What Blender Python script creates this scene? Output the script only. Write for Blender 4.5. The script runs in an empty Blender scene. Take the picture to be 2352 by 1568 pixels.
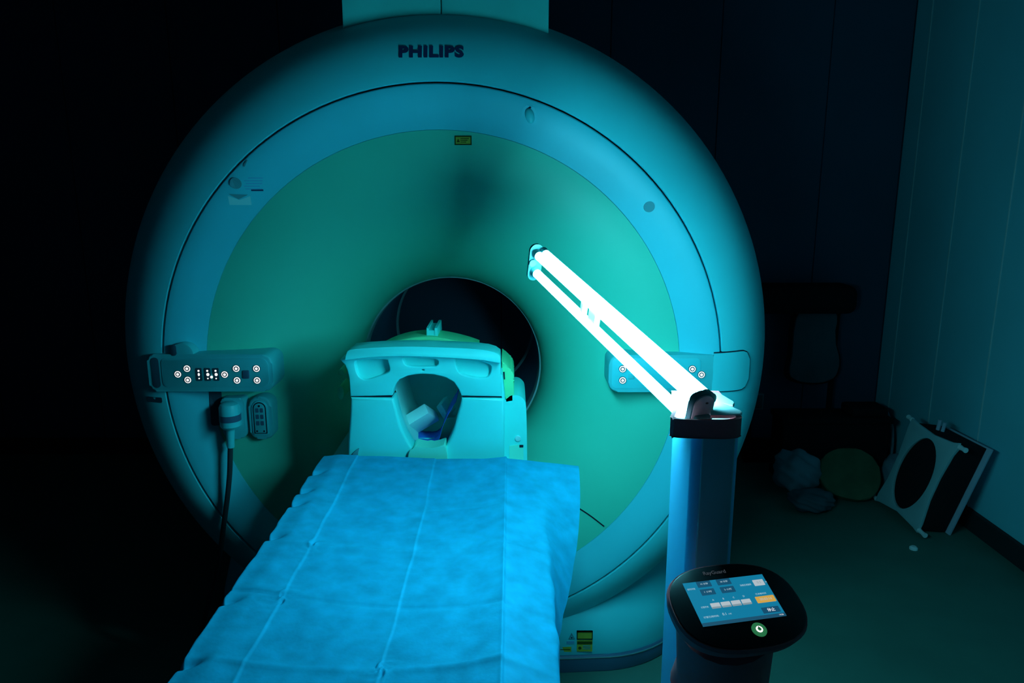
import bpy, bmesh, math, random
from mathutils import Vector, Matrix
random.seed(7)
PI = math.pi
scene = bpy.context.scene
COL = scene.collection

# ------------------------------------------------------------------ camera, world, exposure
F_PX, W_PX, H_PX = 1700.0, 2352, 1568
PITCH = math.atan(364.0 / F_PX)
CAM = Vector((0.214, -2.2, 1.61))
cam_d = bpy.data.cameras.new('camera')
cam_d.sensor_fit = 'HORIZONTAL'
cam_d.sensor_width = 36.0
cam_d.lens = 36.0 * F_PX / W_PX
cam_d.clip_start = 0.02
cam_o = bpy.data.objects.new('camera', cam_d)
COL.objects.link(cam_o)
cam_o.location = CAM
cam_o.rotation_euler = (PI / 2 - PITCH, 0, 0)
scene.camera = cam_o

world = bpy.data.worlds.new('dark_room')
scene.world = world
world.use_nodes = True
world.node_tree.nodes['Background'].inputs[0].default_value = (0.002, 0.004, 0.008, 1)
world.node_tree.nodes['Background'].inputs[1].default_value = 0.0

scene.view_settings.view_transform = 'Standard'
scene.view_settings.look = 'None'
scene.view_settings.gamma = 1.0
scene.view_settings.use_curve_mapping = False
scene.view_settings.exposure = 0.0
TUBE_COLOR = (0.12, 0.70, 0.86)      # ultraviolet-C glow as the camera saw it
TUBE_POWER = 86.0


def at(px, py, Y):
    """world point at depth Y that a measured spot of the photograph corresponds to"""
    x = (px - W_PX / 2) / F_PX
    u = -(py - H_PX / 2) / F_PX
    d = Vector((x, math.cos(PITCH) + u * math.sin(PITCH), -math.sin(PITCH) + u * math.cos(PITCH)))
    return CAM + d * ((Y - CAM.y) / d.y)


# ------------------------------------------------------------------ materials
MATS = {}


def mat(name, col, rough=0.5, spec=0.5, metal=0.0, var=0.06, scale=8.0, bump=0.0, bscale=200.0, emit=None, estr=0.0,
        trans=0.0, coat=0.0):
    m = bpy.data.materials.new(name)
    m.use_nodes = True
    nt = m.node_tree
    b = nt.nodes['Principled BSDF']
    b.inputs['Roughness'].default_value = rough
    b.inputs['Specular IOR Level'].default_value = spec
    b.inputs['Metallic'].default_value = metal
    if coat:
        b.inputs['Coat Weight'].default_value = coat
    tc = nt.nodes.new('ShaderNodeTexCoord')
    if var > 0:
        n = nt.nodes.new('ShaderNodeTexNoise')
        n.inputs['Scale'].default_value = scale
        n.inputs['Detail'].default_value = 5
        r = nt.nodes.new('ShaderNodeValToRGB')
        r.color_ramp.elements[0].position = 0.3
        r.color_ramp.elements[1].position = 0.7
        r.color_ramp.elements[0].color = tuple(c * (1 - var) for c in col) + (1,)
        r.color_ramp.elements[1].color = tuple(min(1, c * (1 + var)) for c in col) + (1,)
        nt.links.new(tc.outputs['Object'], n.inputs['Vector'])
        nt.links.new(n.outputs['Fac'], r.inputs['Fac'])
        nt.links.new(r.outputs['Color'], b.inputs['Base Color'])
    else:
        b.inputs['Base Color'].default_value = tuple(col) + (1,)
    if bump > 0:
        n2 = nt.nodes.new('ShaderNodeTexNoise')
        n2.inputs['Scale'].default_value = bscale
        n2.inputs['Detail'].default_value = 3
        bp = nt.nodes.new('ShaderNodeBump')
        bp.inputs['Strength'].default_value = bump
        bp.inputs['Distance'].default_value = 0.002
        nt.links.new(tc.outputs['Object'], n2.inputs['Vector'])
        nt.links.new(n2.outputs['Fac'], bp.inputs['Height'])
        nt.links.new(bp.outputs['Normal'], b.inputs['Normal'])
    if emit:
        b.inputs['Emission Color'].default_value = tuple(emit) + (1,)
        b.inputs['Emission Strength'].default_value = estr
    if trans > 0:
        t = nt.nodes.new('ShaderNodeBsdfTranslucent')
        t.inputs['Color'].default_value = tuple(col) + (1,)
        mx = nt.nodes.new('ShaderNodeMixShader')
        mx.inputs[0].default_value = trans
        nt.links.new(b.outputs[0], mx.inputs[1])
        nt.links.new(t.outputs[0], mx.inputs[2])
        nt.links.new(mx.outputs[0], nt.nodes['Material Output'].inputs['Surface'])
    MATS[name] = m
    return m


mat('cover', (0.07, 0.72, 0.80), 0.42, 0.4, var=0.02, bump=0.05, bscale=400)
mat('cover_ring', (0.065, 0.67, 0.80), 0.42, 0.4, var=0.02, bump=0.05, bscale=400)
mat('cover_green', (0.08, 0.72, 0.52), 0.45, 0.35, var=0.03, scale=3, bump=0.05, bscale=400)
mat('liner', (0.30, 0.46, 0.50), 0.5, 0.3)
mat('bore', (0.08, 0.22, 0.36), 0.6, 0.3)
mat('gap', (0.01, 0.015, 0.03), 0.8, 0.2)
mat('skirt', (0.06, 0.14, 0.24), 0.35, 0.5)
mat('chrome', (0.6, 0.75, 0.8), 0.25, 0.5, metal=0.8)
mat('duct', (0.07, 0.66, 0.62), 0.55, 0.3)
mat('pod', (0.07, 0.60, 0.66), 0.5, 0.4)
mat('dark_pod', (0.03, 0.08, 0.12), 0.5, 0.4)
mat('ink', (0.01, 0.04, 0.13), 0.5, 0.3, var=0)
mat('faint_ink', (0.10, 0.48, 0.74), 0.6, 0.3, var=0)
mat('mid_ink', (0.08, 0.34, 0.40), 0.6, 0.3, var=0)
mat('yellow_label', (0.55, 0.50, 0.06), 0.5, 0.3, var=0.1, scale=60)
mat('label_ink', (0.05, 0.08, 0.01), 0.6, 0.3, var=0)
mat('label_white', (0.32, 0.80, 0.84), 0.5, 0.3, var=0)
mat('led', (0.9, 0.9, 0.9), 0.4, emit=(1.0, 0.92, 0.88), estr=1.0, var=0)
mat('coil', (0.085, 0.88, 0.86), 0.38, 0.4, var=0.02, bump=0.04, bscale=300)
mat('coil_yellow', (0.15, 0.88, 0.42), 0.45, 0.4, var=0.05)
mat('coil_inner', (0.30, 0.85, 0.80), 0.6, 0.3)
mat('coil_pale', (0.16, 0.88, 0.68), 0.45, 0.4, var=0.03)
mat('foam', (0.60, 0.95, 0.95), 0.9, 0.1, bump=0.4, bscale=300)
mat('navy_cloth', (0.02, 0.16, 0.62), 0.8, 0.2, var=0.2, scale=30)
mat('table', (0.35, 0.55, 0.60), 0.5, 0.3)
mat('tube_socket', (0.08, 0.30, 0.32), 0.5, 0.4)
mat('plate', (0.95, 0.80, 0.82), 0.45, 0.4)
mat('screw', (0.10, 0.06, 0.08), 0.5)
mat('white_paint', (0.92, 0.90, 0.92), 0.4, 0.4, var=0.02)
mat('red_plastic', (1.0, 0.17, 0.19), 0.75, 0.08, var=0.1)
mat('post', (0.12, 0.60, 0.95), 0.35, 0.5, var=0.03)
mat('post_front', (0.16, 0.50, 0.56), 0.45, 0.4, var=0.03)
mat('robot_base', (0.30, 0.55, 0.62), 0.5, 0.4)
mat('black_glass', (0.006, 0.008, 0.012), 0.35, 0.25, var=0)
mat('rubber', (0.02, 0.02, 0.025), 0.8, 0.2)
mat('cable', (0.025, 0.04, 0.05), 0.6, 0.3)
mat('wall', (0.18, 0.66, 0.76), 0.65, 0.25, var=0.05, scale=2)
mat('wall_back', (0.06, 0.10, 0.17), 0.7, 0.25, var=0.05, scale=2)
mat('wall_strip', (0.48, 0.68, 0.70), 0.5, 0.3)
mat('baseboard', (0.02, 0.025, 0.03), 0.6, 0.3)
mat('floor', (0.07, 0.20, 0.16), 0.55, 0.3, var=0.08, scale=5)
mat('ceiling', (0.10, 0.10, 0.10), 0.8, 0.2)
mat('black_fabric', (0.015, 0.014, 0.018), 0.9, 0.15)
mat('dark_wood', (0.05, 0.035, 0.03), 0.7, 0.2)
mat('grey_board', (0.45, 0.62, 0.66), 0.6, 0.3)
mat('pale_lilac', (0.55, 0.55, 0.68), 0.6, 0.3)
mat('green_pad', (0.10, 0.15, 0.08), 0.85, 0.15, var=0.15, scale=12)
mat('pale_pad', (0.22, 0.28, 0.34), 0.85, 0.15, var=0.1, scale=12)
mat('grey_cloth', (0.10, 0.13, 0.16), 0.85, 0.15, var=0.1)

# screen colours: the touch screen is a lit display; logo lettering has glow added
for n, c, s in (('scr_bg', (0.006, 0.19, 0.34), 1.0), ('scr_bar', (0.012, 0.08, 0.15), 1.0), ('scr_btn', (0.008, 0.075, 0.15), 1.0),
                ('scr_text', (0.42, 0.62, 0.72), 1.0), ('scr_white', (0.42, 0.50, 0.55), 1.0), ('scr_grey', (0.22, 0.30, 0.34), 1.0),
                ('scr_orange', (0.62, 0.36, 0.07), 1.0), ('scr_bright', (0.85, 0.85, 0.9), 1.0), ('logo', (0.05, 0.06, 0.075), 0.8),
                ('led_green', (0.02, 0.16, 0.06), 1.0), ('led_white', (1, 1, 1), 1.6)):
    mat(n, (0.02, 0.02, 0.02), 0.6, 0.2, var=0, emit=c, estr=s)

# drape: non-woven blue sheet, mottled and a little translucent
md = mat('drape', (0.004, 0.40, 0.66), 0.75, 0.2, var=0.16, scale=26, bump=0.2, bscale=150, trans=0.12)

# tubes
mt = bpy.data.materials.new('uv_tube')
mt.use_nodes = True
nt = mt.node_tree
nt.nodes.clear()
o_ = nt.nodes.new('ShaderNodeOutputMaterial')
e_ = nt.nodes.new('ShaderNodeEmission')
e_.inputs[0].default_value = TUBE_COLOR + (1,)
e_.inputs[1].default_value = TUBE_POWER
nt.links.new(e_.outputs[0], o_.inputs[0])
MATS['uv_tube'] = mt


# ------------------------------------------------------------------ object helpers
ORG = {}


def link(name, me, m, parent=None, smooth=False, base=False):
    """link a mesh given in world coordinates; a top-level mesh gets its origin at its base"""
    if smooth:
        for p in me.polygons:
            p.use_smooth = True
    ms = m if isinstance(m, (list, tuple)) else [m]
    if not me.materials:
        for k in ms:
            me.materials.append(MATS[k])
    o = bpy.data.objects.new(name, me)
    COL.objects.link(o)
    if parent is not None:
        org = ORG[parent.name]
        o.parent = parent
        me.transform(Matrix.Translation(-org))
        ORG[o.name] = org
    else:
        xs = [v.co for v in me.vertices]
        org = Vector(((min(v.x for v in xs) + max(v.x for v in xs)) / 2, (min(v.y for v in xs) + max(v.y for v in xs)) / 2, min(v.z for v in xs)))
        me.transform(Matrix.Translation(-org))
        o.location = org
        ORG[o.name] = org
    return o


def thing(name, label, cat, loc, group=None):
    o = bpy.data.objects.new(name, None)
    COL.objects.link(o)
    o.location = loc
    o.empty_display_size = 0.1
    ORG[o.name] = Vector(loc)
    return tag(o, label, cat, group)


def tag(o, label, cat, group=None):
    o['label'] = label
    o['category'] = cat
    if group:
        o['group'] = group
    return o


def struct(o):
    o['kind'] = 'structure'
    return o


def pyd(name, verts, faces, m, parent=None, smooth=False, fix=True):
    me = bpy.data.meshes.new(name)
    me.from_pydata([tuple(v) for v in verts], [], faces)
    if fix:
        bm = bmesh.new()
        bm.from_mesh(me)
        bmesh.ops.recalc_face_normals(bm, faces=bm.faces)
        bm.to_mesh(me)
        bm.free()
    return link(name, me, m, parent, smooth)


def bmo(name, bm, m, parent=None, smooth=False, recalc=True):
    if recalc:
        bmesh.ops.recalc_face_normals(bm, faces=bm.faces)
    me = bpy.data.meshes.new(name)
    bm.to_mesh(me)
    bm.free()
    if smooth == 'auto':
        for p in me.polygons:
            p.use_smooth = True
        me.set_sharp_from_angle(angle=math.radians(35))
        smooth = False
    return link(name, me, m, parent, smooth)


def add_prism(bm, outline, y0, y1, bevel=0.0, segs=2, mtx=None, front_only=False):
    """outline in (x, z), extruded along y from y0 (front) to y1 (back)"""
    f = [bm.verts.new((x, y0, z)) for x, z in outline]
    b = [bm.verts.new((x, y1, z)) for x, z in outline]
    ff = bm.faces.new(f)
    bf = bm.faces.new(b[::-1])
    n = len(f)
    new = [ff, bf]
    for i in range(n):
        new.append(bm.faces.new((f[i], b[i], b[(i + 1) % n], f[(i + 1) % n])))
    if bevel > 0:
        es = list(ff.edges) if front_only else list(ff.edges) + list(bf.edges)
        r = bmesh.ops.bevel(bm, geom=es, offset=bevel, segments=segs, affect='EDGES', profile=0.5, clamp_overlap=True)
    if mtx is not None:
        vs = set(f + b)
        for fc in bm.faces:
            pass
    return f + b


def prism(name, outline, y0, y1, m, parent=None, bevel=0.0, segs=2, mtx=None, smooth='auto'):
    bm = bmesh.new()
    add_prism(bm, outline, y0, y1, bevel, segs)
    if mtx is not None:
        bm.transform(mtx)
    return bmo(name, bm, m, parent, smooth)


def add_box(bm, c, s, bevel=0.0, segs=2, mtx=None):
    mx = Matrix.Translation(c) @ Matrix.Diagonal((s[0], s[1], s[2], 1))
    if mtx is not None:
        mx = mtx @ mx
    r = bmesh.ops.create_cube(bm, size=1.0, matrix=mx)
    if bevel > 0:
        es = set(e for v in r['verts'] for e in v.link_edges)
        bmesh.ops.bevel(bm, geom=list(es), offset=bevel, segments=segs, affect='EDGES', profile=0.5, clamp_overlap=True)


def box(name, c, s, m, parent=None, bevel=0.0, segs=2, mtx=None):
    bm = bmesh.new()
    add_box(bm, c, s, bevel, segs, mtx)
    return bmo(name, bm, m, parent, 'auto')


def frame_of(d):
    d = d.normalized()
    up = Vector((0, 0, 1)) if abs(d.z) < 0.9 else Vector((1, 0, 0))
    a = d.cross(up).normalized()
    b = a.cross(d).normalized()
    return a, b


def add_tube(bm, pts, rad, seg=12, cap=True):
    pts = [Vector(p) for p in pts]
    rads = rad if isinstance(rad, (list, tuple)) else [rad] * len(pts)
    rings = []
    a = b = None
    for i, p in enumerate(pts):
        d = (pts[min(i + 1, len(pts) - 1)] - pts[max(i - 1, 0)])
        if a is None:
            a, b = frame_of(d)
        else:
            d = d.normalized()
            a = (a - d * a.dot(d)).normalized()
            b = a.cross(d).normalized()
        rings.append([bm.verts.new(p + (a * math.cos(2 * PI * k / seg) + b * math.sin(2 * PI * k / seg)) * rads[i]) for k in range(seg)])
    for i in range(len(rings) - 1):
        for k in range(seg):
            bm.faces.new((rings[i][k], rings[i][(k + 1) % seg], rings[i + 1][(k + 1) % seg], rings[i + 1][k]))
    if cap:
        bm.faces.new(rings[0][::-1])
        bm.faces.new(rings[-1])


def tube(name, pts, rad, m, parent=None, seg=12):
    bm = bmesh.new()
    add_tube(bm, pts, rad, seg)
    return bmo(name, bm, m, parent, 'auto')


def spline(pts, n=8):
    """Catmull-Rom through points"""
    P = [Vector(p) for p in pts]
    P = [P[0] * 2 - P[1]] + P + [P[-1] * 2 - P[-2]]
    out = []
    for i in range(1, len(P) - 2):
        for k in range(n):
            t = k / n
            a, b, c, d = P[i - 1], P[i], P[i + 1], P[i + 2]
            out.append(0.5 * ((2 * b) + (c - a) * t + (2 * a - 5 * b + 4 * c - d) * t * t + (3 * b - a - 3 * c + d) * t ** 3))
    out.append(P[-2])
    return out


def spl2(pts, n=5):
    return [(v.x, v.y) for v in spline([(p[0], p[1], 0) for p in pts], n)]


def spl2c(pts, n=5):
    """closed smooth outline"""
    P = [Vector((p[0], p[1], 0)) for p in pts]
    m = len(P)
    out = []
    for i in range(m):
        a, b, c, d = P[i - 1], P[i], P[(i + 1) % m], P[(i + 2) % m]
        for k in range(n):
            t = k / n
            v = 0.5 * ((2 * b) + (c - a) * t + (2 * a - 5 * b + 4 * c - d) * t * t + (3 * b - a - 3 * c + d) * t ** 3)
            out.append((v.x, v.y))
    return out


def rrect(x0, z0, x1, z1, r, n=5):
    """rounded rectangle outline; r a number or four (bl, br, tr, tl)"""
    rs = r if isinstance(r, (list, tuple)) else [r] * 4
    out = []
    for (cx, cz, sx, sz, a0, rr) in ((x0, z0, 1, 1, PI, rs[0]), (x1, z0, -1, 1, 1.5 * PI, rs[1]), (x1, z1, -1, -1, 0, rs[2]), (x0, z1, 1, -1, 0.5 * PI, rs[3])):
        if rr <= 0:
            out.append((cx, cz))
            continue
        for k in range(n + 1):
            a = a0 + (PI / 2) * k / n
            out.append((cx + sx * rr + math.cos(a) * rr, cz + sz * rr + math.sin(a) * rr))
    return out


def disc(cx, cz, r, n=20, rz=None):
    rz = rz or r
    return [(cx + r * math.cos(2 * PI * k / n), cz + rz * math.sin(2 * PI * k / n)) for k in range(n)]


def curve_prism(name, loops, depth, m, parent=None, bevel=0.0, mtx=None, smooth='auto'):
    """flat plate with holes: first loop outer, the rest holes; plate in local xy, thickness along local z"""
    cu = bpy.data.curves.new('tmp', 'CURVE')
    cu.dimensions = '2D'
    cu.fill_mode = 'BOTH'
    for lp in loops:
        s = cu.splines.new('POLY')
        s.points.add(len(lp) - 1)
        for p, q in zip(s.points, lp):
            p.co = (q[0], q[1], 0, 1)
        s.use_cyclic_u = True
    cu.extrude = max(depth / 2 - bevel, 0.0001)
    cu.bevel_depth = bevel
    cu.bevel_resolution = 2
    if bevel:
        cu.offset = -bevel
    ob = bpy.data.objects.new('tmp', cu)
    me = bpy.data.meshes.new_from_object(ob)
    bpy.data.objects.remove(ob)
    bpy.data.curves.remove(cu)
    if mtx is not None:
        me.transform(mtx)
    me.materials.clear()
    me.name = name
    bm = bmesh.new()
    bm.from_mesh(me)
    bmesh.ops.remove_doubles(bm, verts=bm.verts, dist=1e-5)
    bm.to_mesh(me)
    bm.free()
    for p in me.polygons:
        p.use_smooth = True
    me.set_sharp_from_angle(angle=math.radians(35))
    return link(name, me, m, parent)


XZ = Matrix(((1, 0, 0, 0), (0, 0, 1, 0), (0, 1, 0, 0), (0, 0, 0, 1)))   # local xy -> world xz, local z -> world y


def text_mesh(body, height, bold=0.0, extrude=0.0, space=1.0, width=None):
    cu = bpy.data.curves.new('tmp', 'FONT')
    cu.body = body
    cu.size = 1.0
    cu.offset = bold
    cu.extrude = extrude
    cu.space_character = space
    cu.align_x = 'CENTER'
    cu.align_y = 'CENTER'
    cu.resolution_u = 3
    ob = bpy.data.objects.new('tmp', cu)
    COL.objects.link(ob)
    dg = bpy.context.evaluated_depsgraph_get()
    me = bpy.data.meshes.new_from_object(ob.evaluated_get(dg))
    bpy.data.objects.remove(ob)
    bpy.data.curves.remove(cu)
    xs = [v.co.x for v in me.vertices]
    ys = [v.co.y for v in me.vertices]
    cx, cy = (min(xs) + max(xs)) / 2, (min(ys) + max(ys)) / 2
    sy = height / (max(ys) - min(ys))
    sx = sy if width is None else width / (max(xs) - min(xs))
    me.transform(Matrix.Diagonal((sx, sy, 1, 1)) @ Matrix.Translation((-cx, -cy, 0)))
    me.materials.clear()
    return me


# ------------------------------------------------------------------ the room
RX, BY, LX, FY, CH = 2.40, 2.07, -3.3, -3.6, 2.95

floor = struct(box('floor', ((RX + LX) / 2, (BY + FY) / 2, -0.05), (RX - LX + 0.4, BY - FY + 0.4, 0.1), 'floor'))
struct(box('ceiling', ((RX + LX) / 2, (BY + FY) / 2, CH + 0.05), (RX - LX + 0.4, BY - FY + 0.4, 0.1), 'ceiling'))
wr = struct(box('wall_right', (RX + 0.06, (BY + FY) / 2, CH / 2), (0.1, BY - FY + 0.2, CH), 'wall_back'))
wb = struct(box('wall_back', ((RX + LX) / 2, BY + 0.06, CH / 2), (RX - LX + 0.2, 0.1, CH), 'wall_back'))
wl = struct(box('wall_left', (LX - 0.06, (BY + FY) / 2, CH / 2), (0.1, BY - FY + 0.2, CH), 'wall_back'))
wf = struct(box('wall_front', ((RX + LX) / 2, FY - 0.06, CH / 2), (RX - LX + 0.2, 0.1, CH), 'wall_back'))


def wall_panels(wall, axis, edges, pos, m):
    for a, b in zip(edges[:-1], edges[1:]):
        g = 0.002
        if axis == 'y':
            box('panel', (pos + 0.006, (a + b) / 2, 0.1 + (CH - 0.1) / 2), (0.012, b - a - 2 * g, CH - 0.1), m, wall, 0.002, 1)
        else:
            box('panel', ((a + b) / 2, pos + 0.006, 0.1 + (CH - 0.1) / 2), (b - a - 2 * g, 0.012, CH - 0.1), m, wall, 0.002, 1)


# RF-room wall panels: pitch 0.41 m, joints where the photograph shows them
ye = [1.91 - 0.41 * k for k in range(14)]
ye = [FY] + sorted([y for y in ye if y > FY + 0.1]) + [BY - 0.002]
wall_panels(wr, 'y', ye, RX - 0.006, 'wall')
for y in ye[1:-1]:
    if y > -0.2:
        box('joint_strip', (RX - 0.0075, y, 0.1 + (CH - 0.1) / 2), (0.005, 0.007, CH - 0.1), 'wall_strip', wr, 0.001, 1)
xe = [LX + 0.002] + [LX + 0.45 + 0.6 * k for k in range(9)] + [RX - 0.01]
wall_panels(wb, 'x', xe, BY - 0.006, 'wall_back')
struct(box('baseboard_right', (RX - 0.012, (BY + FY) / 2, 0.05), (0.024, BY - FY, 0.1), 'baseboard', None, 0.004, 1))
struct(box('baseboard_back', ((RX + LX) / 2, BY - 0.012, 0.05), (RX - LX - 0.05, 0.024, 0.1), 'baseboard', None, 0.004, 1))

# ------------------------------------------------------------------ MRI scanner
ZC = 1.034            # axis height of the front rings
R_GREEN, R_SEAM_I, R_SEAM_O = 0.737, 0.852, 0.8575
Y_GREEN, ZG = 0.040, 1.0245     # dished ring cover, inner edge deeper: slope added to brighten its left side
ZO, R_OUT, Y_OUT = 1.078, 1.042, 0.21
ZN, R_NECK, Y_NECK = 0.973, 0.318, 0.367
scanner = thing('mri_scanner', 'large round white MRI scanner with green funnel and dark bore behind the blue-draped table', 'scanner', (0, 0.7, 0))

NS = 144


def loft(name, rings, m, parent, closed=True, smooth=True, flip=False):
    v, f = [], []
    n = len(rings[0])
    for r in rings:
        v += r
    for i in range(len(rings) - 1):
        for k in range(n if closed else n - 1):
            q = (i * n + k, i * n + (k + 1) % n, (i + 1) * n + (k + 1) % n, (i + 1) * n + k)
            f.append(q[::-1] if flip else q)
    o = pyd(name, v, f, m, parent, False)
    for p in o.data.polygons:
        p.use_smooth = True
    o.data.set_sharp_from_angle(angle=math.radians(40))
    return o


def circ(zc, r, y, n=NS, xc=0.0):
    return [(xc + r * math.cos(2 * PI * k / n), y, zc + r * math.sin(2 * PI * k / n)) for k in range(n)]


def band(t):
    """outer cover between seam and barrel: centre height, radius, depth"""
    s = math.sin(t * PI / 2)
    c = 1 - math.cos(t * PI / 2)
    return ZC + (ZO - ZC) * s, R_SEAM_O + (R_OUT - R_SEAM_O) * s, Y_OUT * c


def flare(s):
    a = s * PI / 2
    return ZG + (ZN - ZG) * (s ** 1.5), R_GREEN - (R_GREEN - R_NECK) * math.sin(a), Y_GREEN + (Y_NECK - Y_GREEN) * (0.15 * s + 0.85 * (1 - math.cos(a)))


def ringc(t):
    """dished ring cover from the seam inwards"""
    return ZC + (ZG - ZC) * t, (R_SEAM_I - 0.02) + (R_GREEN + 0.001 - R_SEAM_I + 0.02) * t, -0.001 + (Y_GREEN - 0.0005) * t


def ysurf(x, z):
    """depth of the scanner front at (x, z)"""
    r = math.hypot(x, z - ZC)
    if math.hypot(x, z - ZG) <= R_GREEN:
        lo, hi = 0.0, 1.0
        for _ in range(30):
            m_ = (lo + hi) / 2
            zc, rr, y = flare(m_)
            if math.hypot(x, z - zc) < rr:
                lo = m_
            else:
                hi = m_
        return flare(lo)[2]
    if r <= R_SEAM_O:
        lo, hi = 0.0, 1.0
        for _ in range(30):
            m_ = (lo + hi) / 2
            zc, rr, y = ringc(m_)
            if math.hypot(x, z - zc) < rr:
                lo = m_
            else:
                hi = m_
        return ringc(lo)[2]
    lo, hi = 0.0, 1.0
    for _ in range(30):
        m_ = (lo + hi) / 2
        zc, rr, y = band(m_)
        if math.hypot(x, z - zc) > rr:
            lo = m_
        else:
            hi = m_
    return band(lo)[2]


# outer cover: rim at the seam, rounded band, barrel, back
rings = [circ(ZC, R_SEAM_O, 0.03), circ(ZC, R_SEAM_O, 0.004), circ(ZC, R_SEAM_O + 0.002, 0.0005)]
rings += [circ(*band(k / 22)) for k in range(1, 23)]
rings += [circ(ZO, R_OUT, y) for y in (0.4, 0.8, 1.25)]
rings += [circ(ZO - 0.02 * k, R_OUT - 0.19 * math.sin(k * PI / 8), 1.25 + 0.2 * (1 - math.cos(k * PI / 8)) + 0.02 * k) for k in range(1, 5)]
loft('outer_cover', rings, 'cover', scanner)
# dark groove behind the seam
loft('seam_gap', [circ(ZC, R_SEAM_I - 0.01, 0.022), circ(ZC, R_SEAM_O + 0.012, 0.022)], 'gap', scanner)
# blue ring cover
rr_ = [circ(ZC, R_SEAM_I, 0.03), circ(ZC, R_SEAM_I, 0.003), circ(ZC, R_SEAM_I - 0.003, -0.0005), circ(ZC, R_SEAM_I - 0.02, -0.001),
       circ(*ringc(0.5)), circ(*ringc(1.0)), circ(ZG, R_GREEN, Y_GREEN + 0.003), circ(ZG, R_GREEN, 0.06)]
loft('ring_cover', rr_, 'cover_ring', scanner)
# green funnel leading into the bore
rings = [circ(ZG, R_GREEN - 0.0005, Y_GREEN + 0.02), circ(ZG, R_GREEN - 0.0005, Y_GREEN + 0.0005)] + [circ(*flare(k / 30)) for k in range(1, 31)]
rings += [circ(ZN, R_NECK, Y_NECK + 0.02)]
loft('funnel_cover', rings, 'cover_green', scanner)
# pale liner lip and bore tube
loft('bore_liner', [circ(ZN, R_NECK + 0.004, Y_NECK + 0.012), circ(ZN, R_NECK - 0.005, Y_NECK + 0.012), circ(ZN, R_NECK - 0.007, Y_NECK + 0.03),
                    circ(ZN, R_NECK - 0.007, Y_NECK + 0.07), circ(ZN, R_NECK + 0.002, Y_NECK + 0.075)], 'liner', scanner)
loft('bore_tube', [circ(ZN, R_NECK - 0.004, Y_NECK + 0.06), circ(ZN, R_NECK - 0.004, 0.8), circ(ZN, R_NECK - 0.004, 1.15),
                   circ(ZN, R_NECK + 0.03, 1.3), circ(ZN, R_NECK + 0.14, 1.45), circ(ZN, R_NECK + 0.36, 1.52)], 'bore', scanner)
loft('back_cover', [circ(ZN, R_NECK + 0.345, 1.518), circ(ZO - 0.08, R_OUT - 0.185, 1.53)], 'cover', scanner)
# light rail ring at the far mouth of the bore
loft('rear_lip', [circ(ZN, R_NECK - 0.004, 1.12), circ(ZN, R_NECK - 0.012, 1.13), circ(ZN, R_NECK - 0.012, 1.15), circ(ZN, R_NECK + 0.001, 1.155)], 'liner', scanner)

# pedestal and skirt: rounded plan


def plan(hw, yf, yb, rc, n=14, bow=0.018):
    pts = []
    # front edge bowed, from -x to +x
    for k in range(n + 1):
        t = -1 + 2 * k / n
        x = t * (hw - rc)
        pts.append((x, yf + bow * t * t))
    for k in range(1, n + 1):
        a = -PI / 2 + (PI / 2) * k / n
        pts.append((hw - rc + rc * math.cos(a), yf + bow + rc + rc * math.sin(a)))
    pts.append((hw, yb))
    pts.append((-hw, yb))
    for k in range(n):
        a = PI + (PI / 2) * k / n
        pts.append((-hw + rc + rc * math.cos(a), yf + bow + rc + rc * math.sin(a)))
    return pts


def plan_solid(name, layers, m, parent):
    """layers: (outline, z)"""
    n = len(layers[0][0])
    v, f = [], []
    for o, z in layers:
        v += [(x, y, z) for x, y in o]
    for i in range(len(layers) - 1):
        for k in range(n):
            f.append((i * n + k, i * n + (k + 1) % n, (i + 1) * n + (k + 1) % n, (i + 1) * n + k))
    f.append(tuple(range(n))[::-1])
    f.append(tuple(range((len(layers) - 1) * n, len(layers) * n)))
    o = pyd(name, v, f, m, parent)
    for p in o.data.polygons:
        p.use_smooth = True
    o.data.set_sharp_from_angle(angle=math.radians(35))
    return o


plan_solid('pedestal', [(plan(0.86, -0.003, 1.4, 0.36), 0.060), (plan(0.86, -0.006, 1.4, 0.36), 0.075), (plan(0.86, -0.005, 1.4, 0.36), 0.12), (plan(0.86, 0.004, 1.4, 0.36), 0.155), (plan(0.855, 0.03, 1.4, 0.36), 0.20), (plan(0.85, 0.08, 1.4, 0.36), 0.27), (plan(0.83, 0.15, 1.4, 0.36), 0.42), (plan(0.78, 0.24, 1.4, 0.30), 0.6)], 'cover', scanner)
plan_solid('kick_plate', [(plan(0.855, -0.010, 1.38, 0.36), 0.0), (plan(0.858, -0.013, 1.38, 0.36), 0.006), (plan(0.862, -0.012, 1.4, 0.36), 0.056), (plan(0.862, -0.008, 1.4, 0.36), 0.061)], 'skirt', scanner)
plan_solid('trim_strip', [(plan(0.864, -0.0145, 1.4, 0.36), 0.0535), (plan(0.864, -0.0145, 1.4, 0.36), 0.0565)], 'chrome', scanner)

# service duct above the barrel, two panels with a joint
for x0, x1 in ((-0.280, 0.0065), (0.0095, 0.321)):
    prism('duct_panel', rrect(x0, 1.9, x1, CH - 0.002, 0.002, 1), 0.105, 0.14, 'duct', scanner, 0.003)
box('duct_body', (0.0205, 0.52, 2.42), (0.595, 0.78, 1.06), 'duct', scanner, 0.01)


def on_surface(me, off=0.0015):
    for v in me.vertices:
        # mesh drawn in local (x, y) = world (x, z), local z = thickness
        x, z, d = v.co.x, v.co.y, v.co.z
        v.co = (x, ysurf(x, z) - off - d, z)


def surf_text(name, body, cx, cz, h, m, parent, bold=0.0, width=None, space=1.0):
    me = text_mesh(body, h, bold, 0, space, width)
    me.transform(Matrix.Translation((cx, cz, 0)))
    on_surface(me, 0.0022)
    me.name = name
    return link(name, me, m, parent)


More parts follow.
